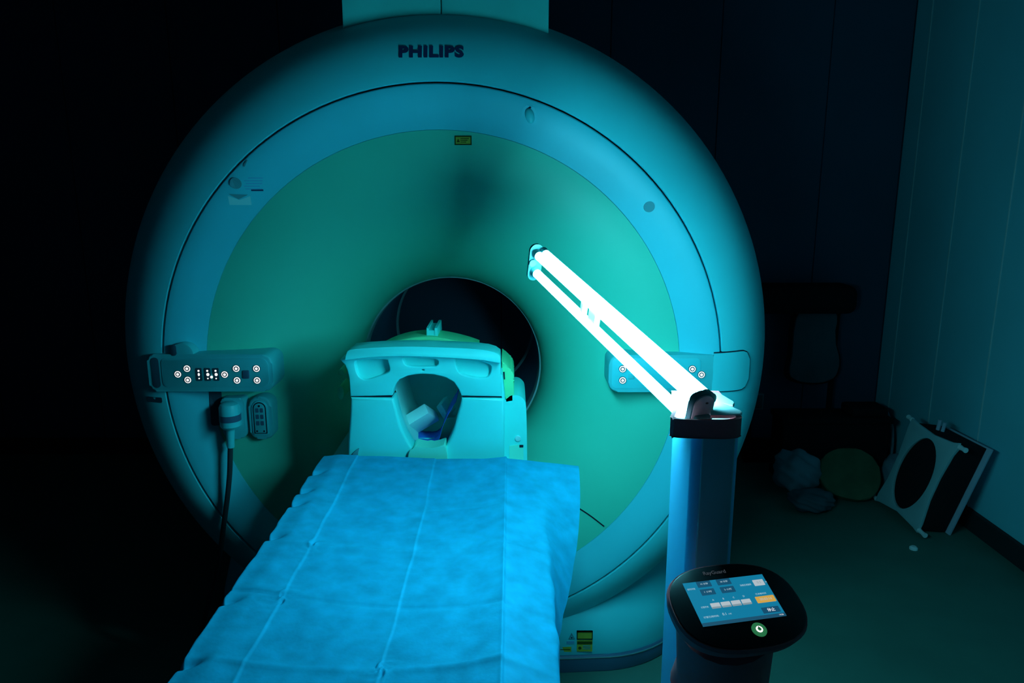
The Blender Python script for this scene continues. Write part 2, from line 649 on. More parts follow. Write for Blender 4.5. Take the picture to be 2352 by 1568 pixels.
def surf_plate(name, outline, m, parent, thick=0.001, y=None, off=0.0):
    """thin plate lying on the scanner surface, edges real"""
    bm = bmesh.new()
    f = [bm.verts.new((x, (ysurf(x, z) if y is None else y) - thick - off, z)) for x, z in outline]
    b = [bm.verts.new((x, (ysurf(x, z) if y is None else y) + 0.004, z)) for x, z in outline]
    bm.faces.new(f)
    n = len(f)
    for i in range(n):
        bm.faces.new((f[i], b[i], b[(i + 1) % n], f[(i + 1) % n]))
    return bmo(name, bm, m, parent, False)


# brand lettering on the top band
lt = surf_text('lettering', 'PHILIPS', -0.0135, 1.972, 0.034, 'ink', scanner, bold=0.05, width=0.184, space=1.1)
lt['label'] = 'dark blue PHILIPS lettering'

# stickers and marks on the ring cover
surf_plate('round_sticker', disc(-0.59, 1.609, 0.016), 'mid_ink', scanner, 0.003)
for k, (dx, w) in enumerate(((0.012, 0.040), (0.0, 0.05), (0.004, 0.044), (-0.002, 0.042), (0.0, 0.046))):
    x0 = -0.567 + dx
    surf_plate('text_line', rrect(x0, 1.6225 - k * 0.0078, x0 + w, 1.6255 - k * 0.0078, 0, 1), 'faint_ink', scanner, 0.0006)
surf_plate('text_line', rrect(-0.552, 1.5865, -0.519, 1.5915, 0, 1), 'ink', scanner, 0.0006)
surf_plate('paper_label', [(-0.616, 1.547), (-0.557, 1.546), (-0.557, 1.572), (-0.587, 1.561), (-0.616, 1.573)], 'label_white', scanner)
surf_plate('label_flap', [(-0.613, 1.578), (-0.589, 1.563), (-0.562, 1.576), (-0.590, 1.577)], 'mid_ink', scanner, 0.003)
surf_plate('scuff_mark', [(-0.562, 1.656), (-0.559, 1.656), (-0.549, 1.674), (-0.551, 1.675), (-0.560, 1.665)], 'mid_ink', scanner, 0.002)
surf_plate('round_sticker', disc(0.617, 1.541, 0.0155), 'mid_ink', scanner, 0.003)
# finger hook on the upper right of the ring
hk = surf_plate('finger_hook', disc(0.262, 1.801, 0.021, 24, 0.026), 'cover_ring', scanner, 0.0012)
bm = bmesh.new()
bmesh.ops.create_uvsphere(bm, u_segments=16, v_segments=8, radius=1.0, matrix=Matrix.Translation((0.265, 0.0, 1.797)) @ Matrix.Rotation(-0.25, 4, 'Y') @ Matrix.Diagonal((0.013, 0.010, 0.022, 1)))
bmo('hook_bulge', bm, 'cover', hk, True)
surf_plate('hook_slit', [(0.2585, 1.782), (0.2605, 1.782), (0.2635, 1.815), (0.269, 1.8195), (0.2665, 1.8225), (0.2605, 1.820)], 'gap', hk, 0.0025)
# yellow warning label on top of the funnel


def framed_label(x0, z0, x1, z1, parent, y=None, sk=0.0):
    o = surf_plate('warning_label', [(x0, z0), (x1, z0 - sk), (x1, z1 - sk), (x0, z1)], 'yellow_label', parent, 0.0014, y)
    t = 0.0035
    for a, b, c, d in ((x0, z0, x1, z0 + t), (x0, z1 - t, x1, z1), (x0, z0, x0 + t, z1), (x1 - t, z0, x1, z1)):
        surf_plate('label_border', [(a, b), (c, b - (sk if c - a > t * 2 else 0)), (c, d - (sk if c - a > t * 2 else 0)), (a, d)], 'label_ink', o, 0.0022, y)
    for k in range(3):
        zz = z1 - 0.0075 - k * 0.005
        surf_plate('label_print', rrect(x0 + 0.017, zz - 0.001, x1 - 0.008 - 0.004 * k, zz + 0.001, 0, 1), 'label_ink', o, 0.002, y)
    cx, cz = x0 + 0.0105, (z0 + z1) / 2
    surf_plate('label_print', [(cx - 0.005, cz - 0.005), (cx + 0.005, cz - 0.005), (cx, cz + 0.0055)], 'label_ink', o, 0.002, y)
    return o


framed_label(0.046, 1.7185, 0.096, 1.7445, scanner)
# warning labels low on the pedestal, right of the table
yp = 0.042


# ------------------------------------------------------------------ control panels on the scanner
def button_mesh():
    bm = bmesh.new()
    n = 20

    def cyl(r, y0, y1, mi):
        c0 = [bm.verts.new((r * math.cos(2 * PI * k / n), y0, r * math.sin(2 * PI * k / n))) for k in range(n)]
        c1 = [bm.verts.new((r * math.cos(2 * PI * k / n), y1, r * math.sin(2 * PI * k / n))) for k in range(n)]
        bm.faces.new(c0).material_index = mi
        for k in range(n):
            bm.faces.new((c0[k], c1[k], c1[(k + 1) % n], c0[(k + 1) % n])).material_index = mi
    cyl(0.0118, -0.0015, 0.001, 1)
    cyl(0.0100, -0.0022, 0.001, 0)
    cyl(0.0072, -0.0027, 0.001, 1)
    cyl(0.0042, -0.0032, 0.001, 0)
    bmesh.ops.recalc_face_normals(bm, faces=bm.faces)
    me = bpy.data.meshes.new('button')
    bm.to_mesh(me)
    bm.free()
    me.materials.append(MATS['led'])
    me.materials.append(MATS['dark_pod'])
    return me


BTN = button_mesh()


def button(p, parent):
    o = bpy.data.objects.new('button', BTN)
    COL.objects.link(o)
    o.parent = parent
    o.location = Vector(p) - ORG[parent.name]
    return o


YF = -0.014
pod = prism('control_panel', rrect(-0.895, 0.985, -0.515, 1.102, (0.02, 0.03, 0.03, 0.02)), YF, 0.14, 'pod', scanner, 0.007, 3)
pod['label'] = 'left control panel with lit white buttons'
prism('panel_face', rrect(-0.852, 1.000, -0.527, 1.090, (0.012, 0.022, 0.022, 0.012)), YF - 0.002, YF + 0.01, 'pod', pod, 0.0015)
prism('grip_slot', rrect(-0.884, 0.997, -0.860, 1.092, 0.011), YF - 0.0015, YF + 0.01, 'dark_pod', pod, 0.001)
for q in ((409, 859), (430, 846), (432, 872), (516.5, 859.5), (543, 846), (545, 873), (589.5, 846), (591, 873)):
    button(at(q[0], q[1], YF - 0.002), pod)
for i, (cx_, dig) in enumerate(((458, '0'), (478, '0'), (497, '2'))):
    c = at(cx_, 859, YF)
    prism('display_window', rrect(c.x - 0.009, c.z - 0.020, c.x + 0.009, c.z + 0.020, 0.002, 1), YF - 0.004, YF, 'dark_pod', pod)
    for dz, r in ((0.0115, 0.003), (-0.0125, 0.0022)):
        prism('display_light', disc(c.x, c.z + dz, r, 10), YF - 0.005, YF - 0.003, 'led', pod)
    prism('display_light', disc(c.x + (0.001 if i else 0), c.z, 0.0045 if i else 0.003, 10, 0.005), YF - 0.005, YF - 0.003, 'led', pod)
c = at(487, 865, YF)
prism('display_light', disc(c.x, c.z, 0.004, 10), YF - 0.005, YF - 0.003, 'led', pod)
c = at(566, 859, YF)
prism('rocker_key', rrect(c.x - 0.010, c.z - 0.013, c.x + 0.010, c.z + 0.013, 0.003, 2), YF - 0.006, YF, 'skirt', pod, 0.002)

podr = prism('control_panel', rrect(0.510, 0.981, 0.835, 1.098, (0.03, 0.01, 0.01, 0.03)), -0.006, 0.14, 'pod', scanner, 0.006, 3)
podr['label'] = 'right control panel behind the glowing tubes'
prism('panel_face', rrect(0.520, 0.994, 0.790, 1.088, 0.012), -0.0075, 0.01, 'cover', podr, 0.0012)
for q in ((1430, 847), (1430, 873), (1590, 847), (1611, 860)):
    button(at(q[0], q[1], -0.0085), podr)
c = at(1452, 868, -0.026)
prism('rocker_key', rrect(c.x - 0.009, c.z - 0.008, c.x + 0.009, c.z + 0.008, 0.002, 2), -0.011, 0.0, 'pod', podr, 0.0015)
# wing of the right panel wrapping back on the curved cover: raised plate with a dark joint under it
for nm, g, th, m_ in (('wing_gap', 0.003, 0.0045, 'gap'), ('panel_wing', 0.0, 0.0065, 'cover')):
    xs = [0.828 + 0.012 * k for k in range(11)]
    bm = bmesh.new()
    top, bot = [], []
    for i, x in enumerate(xs):
        t = max(0.0, (x - 0.915) / 0.033)
        r_ = 0.03 * (1 - math.sqrt(max(0, 1 - min(t, 1) ** 2)))
        zt, zb = 1.103 + 0.05 * (x - 0.828) - r_ + g, 0.983 + 0.03 * (x - 0.828) + r_ - g
        row = []
        for j in range(7):
            z = zb + (zt - zb) * j / 6
            row.append((bm.verts.new((x, min(ysurf(x, z), ysurf(x, 1.04)) - th, z)), bm.verts.new((x, ysurf(x, z) + 0.012, z))))
        top.append(row)
    for i in range(len(xs) - 1):
        for j in range(6):
            bm.faces.new((top[i][j][0], top[i + 1][j][0], top[i + 1][j + 1][0], top[i][j + 1][0]))
        for j in (0, 6):
            bm.faces.new((top[i][j][0], top[i + 1][j][0], top[i + 1][j][1], top[i][j][1]))
    for j in range(6):
        bm.faces.new((top[-1][j][0], top[-1][j + 1][0], top[-1][j + 1][1], top[-1][j][1]))
    bmo(nm, bm, m_, podr, 'auto')

# knob above the left panel
kn = prism('rotary_knob', [(x, max(z, 1.09)) for x, z in disc(-0.788, 1.1, 0.036, 28)], -0.012, 0.04, 'pod', scanner, 0.004)
prism('knob_grip', rrect(-0.820, 1.098, -0.803, 1.131, 0.007), -0.016, -0.005, 'dark_pod', kn, 0.001)
# dark latch below the panel on the curved band
surf_plate('latch_slot', rrect(-0.92, 0.945, -0.868, 0.962, 0.004), 'dark_pod', scanner, 0.002)

# flat dark plate as the black bay under the left panel, socket plates
surf_plate('socket_dark_bay', rrect(-0.735, 0.86, -0.70, 0.985, 0.01), 'dark_pod', scanner, 0.004)
yb_ = ysurf(-0.65, 0.9)
sp = prism('socket_plate', rrect(-0.694, 0.822, -0.622, 0.956, (0.02, 0.02, 0.012, 0.012)), yb_ - 0.035, yb_ + 0.05, 'pod', scanner, 0.006)
vp = prism('vent_plate', rrect(-0.612, 0.818, -0.540, 0.958, (0.022, 0.022, 0.034, 0.034), 8), 0.025, 0.12, 'pod', scanner, 0.008, 3)
prism('vent_rim', rrect(-0.601, 0.835, -0.552, 0.945, (0.004, 0.004, 0.024, 0.024), 8), 0.021, 0.035, 'cover', vp, 0.002)
prism('vent_groove', rrect(-0.5965, 0.838, -0.5565, 0.9405, (0.002, 0.002, 0.02, 0.02), 8), 0.0195, 0.035, 'gap', vp)
prism('vent_plug', rrect(-0.5935, 0.841, -0.5595, 0.9375, (0.002, 0.002, 0.017, 0.017), 8), 0.0175, 0.035, 'pod', vp, 0.001)
for k in range(3):
    zz = 0.915 - 0.021 * k
    for dx in (-0.007, 0.007):
        prism('vent_slot', rrect(-0.5765 + dx - 0.005, zz - 0.007, -0.5765 + dx + 0.005, zz + 0.007, 0.002, 2), 0.0165, 0.025, 'skirt', vp)
prism('vent_slot', disc(-0.5765, 0.929, 0.0035, 10), 0.0165, 0.025, 'gap', vp)
for dx in (-0.011, 0.011):
    prism('vent_slot', disc(-0.5765 + dx, 0.847, 0.003, 10), 0.0165, 0.025, 'gap', vp)

# funnel panel joint, lower right
p0, p1 = Vector((0.3925, 0, 0.588)), Vector((0.5155, 0, 0.512))
jv, n_ = [], 12
d_ = (p1 - p0).normalized()
nrm = Vector((-d_.z, 0, d_.x))
bm = bmesh.new()
prev = None
for k in range(n_ + 1):
    p = p0 + (p1 - p0) * (k / n_) + Vector((0.004 * math.sin(PI * k / n_), 0, 0.004 * math.sin(PI * k / n_)))
    a, b = p + nrm * 0.0022, p - nrm * 0.0022
    q = (bm.verts.new((a.x, ysurf(a.x, a.z) - 0.0015, a.z)), bm.verts.new((b.x, ysurf(b.x, b.z) - 0.0015, b.z)))
    if prev:
        bm.faces.new((prev[0], q[0], q[1], prev[1]))
    prev = q
bmo('panel_joint', bm, 'gap', scanner)

# printed labels on the pedestal front: fill in the set around laser_label


def ped_plate(name, outline, m, parent, th):
    # pedestal front near x = 0.4..0.5 lies at about y = 0.055
    bm = bmesh.new()
    yy = PED_Y - th - 0.0025
    f = [bm.verts.new((x, yy, z)) for x, z in outline]
    b = [bm.verts.new((x, PED_Y + 0.004, z)) for x, z in outline]
    bm.faces.new(f)
    for i in range(len(f)):
        bm.faces.new((f[i], b[i], b[(i + 1) % len(f)], f[(i + 1) % len(f)]))
    return bmo(name, bm, m, parent, False)


PED_Y = 0.0085
cA, cB = at(1325, 1449, PED_Y), at(1361, 1466, PED_Y)
lb = ped_plate('laser_label', rrect(cA.x, cB.z, cB.x, cA.z, 0, 1), 'yellow_label', scanner, 0.0015)
for a, b, c, d in ((cA.x, cB.z, cB.x, cB.z + .003), (cA.x, cA.z - .003, cB.x, cA.z), (cA.x, cB.z, cA.x + .003, cA.z), (cB.x - .003, cB.z, cB.x, cA.z)):
    ped_plate('label_border', rrect(a, b, c, d, 0, 1), 'label_ink', lb, 0.0022)
cA, cB = at(1325, 1470, PED_Y), at(1360, 1494, PED_Y)
lb2 = ped_plate('laser_label', rrect(cA.x, cB.z, cB.x, cA.z, 0, 1), 'yellow_label', scanner, 0.0015)
ped_plate('label_print', rrect(cA.x + .001, cA.z - .012, cB.x - .001, cA.z - .001, 0, 1), 'label_ink', lb2, 0.0022)
ped_plate('label_print', disc(cA.x + .010, cA.z - .026, .0055, 14), 'label_ink', lb2, 0.0022)
for k in range(3):
    ped_plate('label_print', rrect(cA.x + .020, cA.z - .019 - .006 * k, cB.x - .006, cA.z - .016 - .006 * k, 0, 1), 'mid_ink', lb2, 0.002)
cA = at(1313, 1461, PED_Y)
tri = ped_plate('triangle_label', [(cA.x - .010, cA.z - .008), (cA.x + .010, cA.z - .008), (cA.x, cA.z + .011)], 'mid_ink', scanner, 0.0012)
ped_plate('label_field', [(cA.x - .0065, cA.z - .006), (cA.x + .0065, cA.z - .006), (cA.x, cA.z + .0065)], 'pod', tri, 0.0018)
ped_plate('label_print', disc(cA.x, cA.z - .002, .003, 8), 'ink', tri, 0.0024)
cA, cB = at(1301, 1471, PED_Y), at(1319, 1477, PED_Y)
ped_plate('text_line', rrect(cA.x, cB.z, cB.x, cA.z, 0, 1), 'faint_ink', scanner, 0.001)
cA, cB = at(1281, 1484, PED_Y), at(1312, 1495, PED_Y)
gl = ped_plate('small_label', rrect(cA.x, cB.z, cB.x, cA.z, 0, 1), 'yellow_label', scanner, 0.001)
ped_plate('label_print', rrect(cA.x + .006, (cA.z + cB.z) / 2 - .0015, cB.x - .004, (cA.z + cB.z) / 2 + .001, 0, 1), 'label_ink', gl, 0.0016)

# ------------------------------------------------------------------ plug and cable under the left panel
plug = thing('cable_plug', 'pale round plug with dark band and hanging cable under the left control panel', 'plug', (-0.66, 0.0, 0.80))
bm = bmesh.new()
add_tube(bm, [(-0.662, 0.0, 0.947), (-0.662, 0.0, 0.941), (-0.662, 0.0, 0.931), (-0.662, 0.0, 0.908)], [0.016, 0.027, 0.0315, 0.032], 24)
bmo('plug_head', bm, 'cover', plug, 'auto')
tube('plug_band', [(-0.662, 0.0, 0.909), (-0.662, 0.0, 0.889)], 0.0328, 'skirt', plug, 24)
tube('plug_collar', [(-0.662, 0.0, 0.890), (-0.662, 0.0, 0.872), (-0.662, 0.0, 0.864)], [0.032, 0.0315, 0.025], 'cover', plug, 24)
tube('strain_relief', [(-0.664, 0.0, 0.866), (-0.668, 0.0, 0.800)], [0.013, 0.0115], 'cover', plug, 16)
tube('cord', spline([(-0.668, 0.0, 0.81), (-0.675, -0.015, 0.70), (-0.70, -0.02, 0.56), (-0.735, -0.02, 0.40), (-0.80, -0.04, 0.18), (-0.84, -0.10, 0.03), (-0.70, -0.20, 0.008), (-0.45, -0.26, 0.008)], 8), 0.008, 'cable', plug, 10)

# ------------------------------------------------------------------ patient table and drape
table = thing('patient_table', 'long narrow patient table of the scanner, hidden under the blue drape', 'table', (-0.01, -1.0, 0))
ct = [(-0.32, 0.845), (-0.30, 0.850)] + [(-0.30 + 0.05 * k, 0.848 - 0.030 * (1 - ((-0.30 + 0.05 * k) / 0.30) ** 2)) for k in range(1, 10)] + [(0.215, 0.828), (0.25, 0.805), (0.255, 0.785), (-0.30, 0.785)]
bm = bmesh.new()
ct2 = [(x, z - 0.030) for x, z in ct]
n = len(ct2)
a = [bm.verts.new((x, -2.35, z)) for x, z in ct2]
b = [bm.verts.new((x, 0.25, z)) for x, z in ct2]
bm.faces.new(a)
bm.faces.new(b[::-1])
for k in range(n):
    bm.faces.new((a[k], b[k], b[(k + 1) % n], a[(k + 1) % n]))
bmo('table_top', bm, 'table', table, 'auto')
box('table_frame', (-0.015, -1.15, 0.685), (0.46, 2.2, 0.12), 'table', table, 0.02)
box('table_column', (-0.015, -1.0, 0.36), (0.34, 1.5, 0.60), 'table', table, 0.04)
box('table_foot', (-0.015, -1.0, 0.04), (0.46, 1.7, 0.08), 'rubber', table, 0.02)


def sm(a, b, x):
    t = min(1, max(0, (x - a) / (b - a)))
    return t * t * (3 - 2 * t)


def wob(x, y, s=1.0):
    return (math.sin(9.1 * x * s + 3.7 * y * s) + math.sin(17.3 * y * s - 6.1 * x * s + 1.3) * 0.6 + math.sin(23.7 * x * s + 31.0 * y * s + 0.4) * 0.35) / 1.95


CRX = (-0.2265, -0.004, 0.1965)
CRY = (-0.50, -0.72, -0.925, -1.115, -1.33, -1.56, -1.8)
NICKS = (-0.335, -0.455, -0.53, -0.70, -0.955, -1.14)


def ridge(d, w):
    """sharp fold line profile"""
    return math.exp(-abs(d) / w)


def drape_pt(u, y):
    """u: arc coordinate across the cloth (metres from the middle), y: along the table"""
    wl_ = -0.322 + 0.003 * wob(0.3, y * 3.1)
    if u < wl_:
        e = wl_ - u
        x = wl_ - 0.010 * (1 - math.exp(-e / 0.02))
        z = 0.845 - max(0, e - 0.004)
        x += 0.010 * wob(0.0, y * 2.2) * sm(0, 0.2, e)
    elif u < CRX[2]:
        x = u
        z = 0.853 - 0.036 * max(0, 1 - ((u + 0.005) / 0.318) ** 2) * (1 - 0.75 * sm(-0.50, -0.22, y))
        z -= 0.008 * sm(-0.27, -0.322, u)
        z += 0.006 * sm(0.12, CRX[2], u)
    else:
        zc = 0.853 - 0.036 * (1 - ((CRX[2] + 0.005) / 0.318) ** 2) * (1 - 0.75 * sm(-0.50, -0.22, y)) + 0.006
        d = u - CRX[2]
        w = min(1, max(0, (y + 0.88) / 0.62))            # far corner stands out stiffly
        L1 = 0.090 + 0.006 * wob(1.7, y * 2.3)
        sl = 0.12 + 0.30 * (1 - w)
        x = CRX[2] + min(d, L1) * 0.97
        z = zc - min(d, L1) * sl
        if d > L1:
            e = d - L1
            a0 = math.atan(sl)
            a1 = 0.10 * w + 1.56 * (1 - w)
            s_ = 0.0
            while s_ < e - 1e-9:
                h = min(0.003, e - s_)
                ang = a0 + (a1 - a0) * sm(0, 0.022, s_)
                x += math.cos(ang) * h
                z -= math.sin(ang) * h
                s_ += h
    top = sm(wl_ - 0.02, wl_ + 0.05, u) * (1 - sm(0.25, 0.30, u))
    # folds along the table
    for k, c in enumerate(CRX[:2]):
        cc = c + 0.003 * wob(k * 2.0, y * 1.5)
        d = u - cc
        a = 0.55 + 0.45 * wob(c * 7, y * 2)
        z += 0.0020 * a * ridge(d, 0.006) - (0.0022 * sm(0.0, 0.004, d) * math.exp(-max(0, d) / 0.035))
    d = u - CRX[2]
    z += 0.003 * ridge(d, 0.006) - 0.005 * sm(0.0, 0.006, d) * math.exp(-max(0, d) / 0.02)
    # folds across the table
    for i, c in enumerate(CRY):
        cc = c + 0.006 * math.sin(5 * u + i * 1.7) + 0.02 * u * (1 if i % 2 else -1)
        d = y - cc
        sg = -1 if i % 2 == 0 else 1
        a = (0.6 + 0.4 * wob(u * 2, i)) * (0.35 if i == 0 else 1)
        z += sg * 0.0060 * a * ridge(d, 0.006) * (0.3 + 0.7 * top)
        z += 0.0030 * a * sm(0.0, 0.004, d) * math.exp(-max(0, d) / 0.04) * (0.3 + 0.7 * top)
    # slack and puckers
    z += 0.0015 * wob(u * 0.8, y * 0.9) * top
    z += 0.0007 * wob(u * 3.1 + 3, y * 2.6)
    for (pu, py, r) in ((-0.2265, -0.925, 0.03), (-0.21, -0.72, 0.03), (-0.004, -1.115, 0.025)):
        q = math.hypot(u - pu, y - py) / r
        z += 0.003 * math.exp(-q * q) * math.sin(9 * q + 5 * math.atan2(y - py, u - pu))
    # nicks along the left edge
    k = math.exp(-((u - wl_ - 0.004) / 0.022) ** 2)
    for c in NICKS:
        d = (y - c - 0.5 * (u - wl_)) / 0.010
        z -= 0.010 * k * math.exp(-d * d)
        x += 0.006 * k * math.exp(-d * d)
    return x, y, z


def build_drape():
    us = []
    u = -0.52
    while u < 0.405:
        us.append(u)
        u += 0.002 if any(abs(u - c) < 0.012 for c in CRX) else 0.004 if abs(u + 0.31) < 0.04 or 0.27 < u < 0.33 else 0.009
    ny = 420
    v, f = [], []
    for j in range(ny + 1):
        t = j / ny
        for u in us:
            yfar = -0.205 - 0.035 * sm(-0.2, 0.3, u) - 0.003 * wob(u * 3, 0.3) - 0.005 * sm(0.29, 0.40, u)
            y = -2.15 + (yfar + 2.15) * (1 - (1 - t) ** 1.35)
            x, yy, z = drape_pt(u, y)
            v.append((x, yy, z + 0.004))
    n = len(us)
    for j in range(ny):
        for i in range(n - 1):
            f.append((j * n + i, j * n + i + 1, (j + 1) * n + i + 1, (j + 1) * n + i))
    o = pyd('table_drape', v, f, 'drape', None, True, fix=False)
    return tag(o, 'creased blue non-woven sheet covering the patient table', 'drape')


build_drape()

# ------------------------------------------------------------------ head coil
YC = -0.19
coil = thing('head_coil', 'pale head coil with a keyhole opening standing at the end of the draped table', 'head coil', (-0.03, 0.0, 0.83))


def T(pts, y=YC):
    """outline points read off the photograph, placed at depth y"""
    r = []
    for p in pts:
        q = at(p[0], p[1], y)
        r.append((q.x, q.z))
    return r


lip_top = [(797, 822), (800, 806), (808, 799), (840, 796), (882, 793.5), (940, 792), (992, 793), (1045, 795), (1094, 797.5), (1121, 801), (1138, 806), (1149, 814), (1150, 830)]
lip_bot = [(1146, 829), (1116, 823), (1060, 818.5), (1015, 816), (965, 814), (924, 813), (860, 815), (797, 823)]
op_up = [(901, 908), (904, 892), (910, 880), (918, 871), (937, 863), (953, 860), (970, 858.5), (997, 860), (1025, 867), (1043, 878), (1054, 895), (1060, 909)]
op_lo = [(903, 914), (908, 930), (914, 954), (921, 979), (931, 1002), (944, 1024), (958, 1038), (985, 1044), (1010, 1040), (1025, 1025), (1036, 1002), (1043, 984), (1050, 954), (1057, 930), (1060, 914)]
up_out = [(804.5, 910.5), (803, 890), (801, 867), (797, 850), (792, 838), (781, 826), (797, 822.5)] + lip_top[1:] + [(1150, 849), (1152, 880), (1153, 910.5)]
pk_l = [(815, 832), (823, 828), (850, 826), (886, 826), (891, 832), (895, 850), (885, 858), (864, 866), (842, 872), (828, 868), (820, 856)]
pk_c = [(925, 823), (932, 821), (965, 822), (1000, 825), (1007, 832), (1003, 840), (990, 842), (950, 842), (934, 839), (928, 832)]
pk_r = [(1045, 828), (1052, 826), (1080, 827), (1100, 829), (1126, 838), (1128, 852), (1120, 866), (1100, 868), (1068, 862), (1052, 852)]
upper = T(up_out) + T(op_up)[::-1]
curve_prism('upper_shell', [upper, spl2c(T(pk_l), 3), spl2c(T(pk_c), 3), spl2c(T(pk_r), 3), disc(*T([(971, 850)])[0], 0.0038, 12, 0.0022)], 0.07, 'coil', coil, 0.0035, Matrix.Translation((0, YC + 0.035, 0)) @ XZ)
lower = T([(805, 913), (803, 950), (799, 1010), (796, 1084), (1158, 1084), (1159, 1000), (1159, 915)]) + T(op_lo)[::-1]
curve_prism('lower_shell', [lower], 0.07, 'coil', coil, 0.009, Matrix.Translation((0, YC + 0.035, 0)) @ XZ)
# seam between the shells
for a, b in ((806, 899), (1062, 1152)):
    prism('shell_seam', T([(a, 910), (b, 910.2), (b, 914), (a, 913.6)]), YC + 0.008, YC + 0.06, 'gap', coil)
# pocket floors behind the shell, slanted
for pk in (pk_l, pk_c, pk_r):
    o = T(pk)
    cx_ = sum(p[0] for p in o) / len(o)
    cz_ = sum(p[1] for p in o) / len(o)
    big = [(cx_ + (x - cx_) * 1.12, cz_ + (z - cz_) * 1.12) for x, z in o]
    bm = bmesh.new()
    w = max(p[0] for p in big) - min(p[0] for p in big)
    vs = [bm.verts.new((x, YC + 0.030 + 0.03 * (cz_ + 0.02 - z) / 0.06 * -1 * 0.6, z)) for x, z in big]
    bm.faces.new(vs)
    ret = bmesh.ops.extrude_face_region(bm, geom=list(bm.faces))
    bmesh.ops.translate(bm, verts=[g for g in ret['geom'] if isinstance(g, bmesh.types.BMVert)], vec=(0, 0.006, 0))
    bmo('pocket', bm, 'coil', coil)
# projecting top lip
bm = bmesh.new()
add_prism(bm, T(spl2(lip_top, 2)) + T(lip_bot), YC - 0.022, YC + 0.03, 0.006, 2)
bmo('top_lip', bm, 'coil', coil, 'auto')
# side face on the right
prism('side_face', T([(1151, 856), (1154, 858), (1160, 915), (1158, 1084), (1153, 1084), (1153, 912)], YC + 0.02), YC + 0.005, -0.06, 'coil', coil)
# chin rest
prism('chin_rest', T(spl2([(934, 1084), (938, 1040), (945, 1034), (953, 1023), (962, 1025), (985, 1029), (1008, 1025), (1020, 1020), (1023, 1026), (1026, 1038), (1031, 1084)], 3), YC - 0.01), YC - 0.012, YC + 0.05, 'coil_pale', coil, 0.004)
# tunnel
full = T(op_up) + T(op_lo)[::-1]
full = spl2c(full, 2)
fcx = sum(p[0] for p in full) / len(full)
fcz = sum(p[1] for p in full) / len(full)
rg = []
for y, s in ((YC + 0.060, 1.0), (YC + 0.10, 1.04), (0.0, 1.10), (0.16, 1.12)):
    rg.append([(fcx + (x - fcx) * s, y, fcz + (z - fcz) * s) for x, z in full])
for y, s in ((0.16, 1.2), (YC + 0.065, 1.2)):
    rg.append([(fcx + (x - fcx) * s, y, fcz + (z - fcz) * s) for x, z in full])
loft('tunnel', rg, 'coil_inner', coil)
prism('tunnel_end', [(p[0], p[2]) for p in rg[3]], 0.15, 0.165, 'coil_inner', coil)
# rear body: rounded hood over the tunnel
hood = [(-0.205, 0.85), (-0.215, 0.95)] + [(-0.03 + 0.185 * math.cos(a), 0.985 + 0.105 * math.sin(a)) for a in [PI - PI * k / 18 for k in range(19)]] + [(0.155, 0.95), (0.15, 0.85)]
inner = [(fcx + (x - fcx) * 1.22, fcz + (z - fcz) * 1.22) for x, z in full]
curve_prism('rear_body', [hood, inner], 0.20, 'coil', coil, 0.006, Matrix.Translation((0, 0.03, 0)) @ XZ)
# yellow-green arch above the lip, with a slot
y_a = -0.10
arc_o = T(spl2([(872, 800), (890, 791), (915, 782), (945, 775.5), (979, 773), (1012, 775.5), (1045, 782), (1075, 790), (1098, 798)], 3), y_a)
arc_i = T([(1098, 812), (900, 812), (872, 808)], y_a)
slot = T([(951, 789), (955, 785), (964, 783), (978, 782.5), (992, 783.5), (1002, 786), (1008, 791), (951, 791)], y_a)
curve_prism('arch', [arc_o + arc_i, slot], 0.11, 'coil_yellow', coil, 0.004, Matrix.Translation((0, y_a + 0.055, 0)) @ XZ)
# mirror rail on top
mr = prism('mirror_rail', T([(980, 776), (980, 758.5), (1003, 758.5), (1004, 776)], y_a + 0.02), y_a + 0.02, y_a + 0.14, 'coil', coil, 0.002)
prism('rail_cheek', T([(979.5, 776), (979.5, 753), (984, 753), (984, 776)], y_a + 0.018), y_a + 0.018, y_a + 0.15, 'coil', mr, 0.001)
prism('rail_cheek', T([(997, 776), (998, 753), (1004, 753), (1005.5, 776)], y_a + 0.018), y_a + 0.018, y_a + 0.15, 'coil', mr, 0.001)
prism('rail_slot', T([(988, 760), (988, 755), (999, 755), (999, 760)], y_a + 0.05), y_a + 0.05, y_a + 0.14, 'gap', mr)
# clamp on the right side
cl = prism('side_clamp', T([(1152, 829), (1160, 835), (1168, 842), (1171, 850), (1177, 852), (1180, 860), (1181, 870), (1178, 873), (1181, 877), (1180, 922), (1160, 926), (1159, 890), (1153, 880)], -0.11), -0.11, 0.06, 'coil_yellow', coil, 0.004)
prism('clamp_slot', T([(1154, 855), (1159, 854), (1160, 871), (1154, 872)], -0.113), -0.113, -0.10, 'gap', cl)
# lower right block with release button
bk = prism('side_block', T(spl2([(1157, 1084), (1157, 935), (1159, 920)], 2) + spl2([(1172, 908), (1190, 908), (1202, 916), (1208, 932), (1210, 990), (1211, 1084)], 4), -0.11), -0.11, 0.10, 'coil', coil, 0.008, 3)
prism('release_button', [(x, z) for x, z in disc(*T([(1189.5, 1006)], -0.11)[0], 0.0085, 18)], -0.115, -0.10, 'label_white', bk, 0.001)
prism('block_lower', T([(1170, 1024), (1193, 1021.5), (1193, 1026), (1202, 1026), (1203, 1084), (1170, 1084)], -0.113), -0.1125, -0.10, 'coil_pale', bk)
prism('block_notch', T([(1193, 1022), (1202, 1022), (1202, 1027), (1193, 1027)], -0.113), -0.114, -0.10, 'gap', bk)
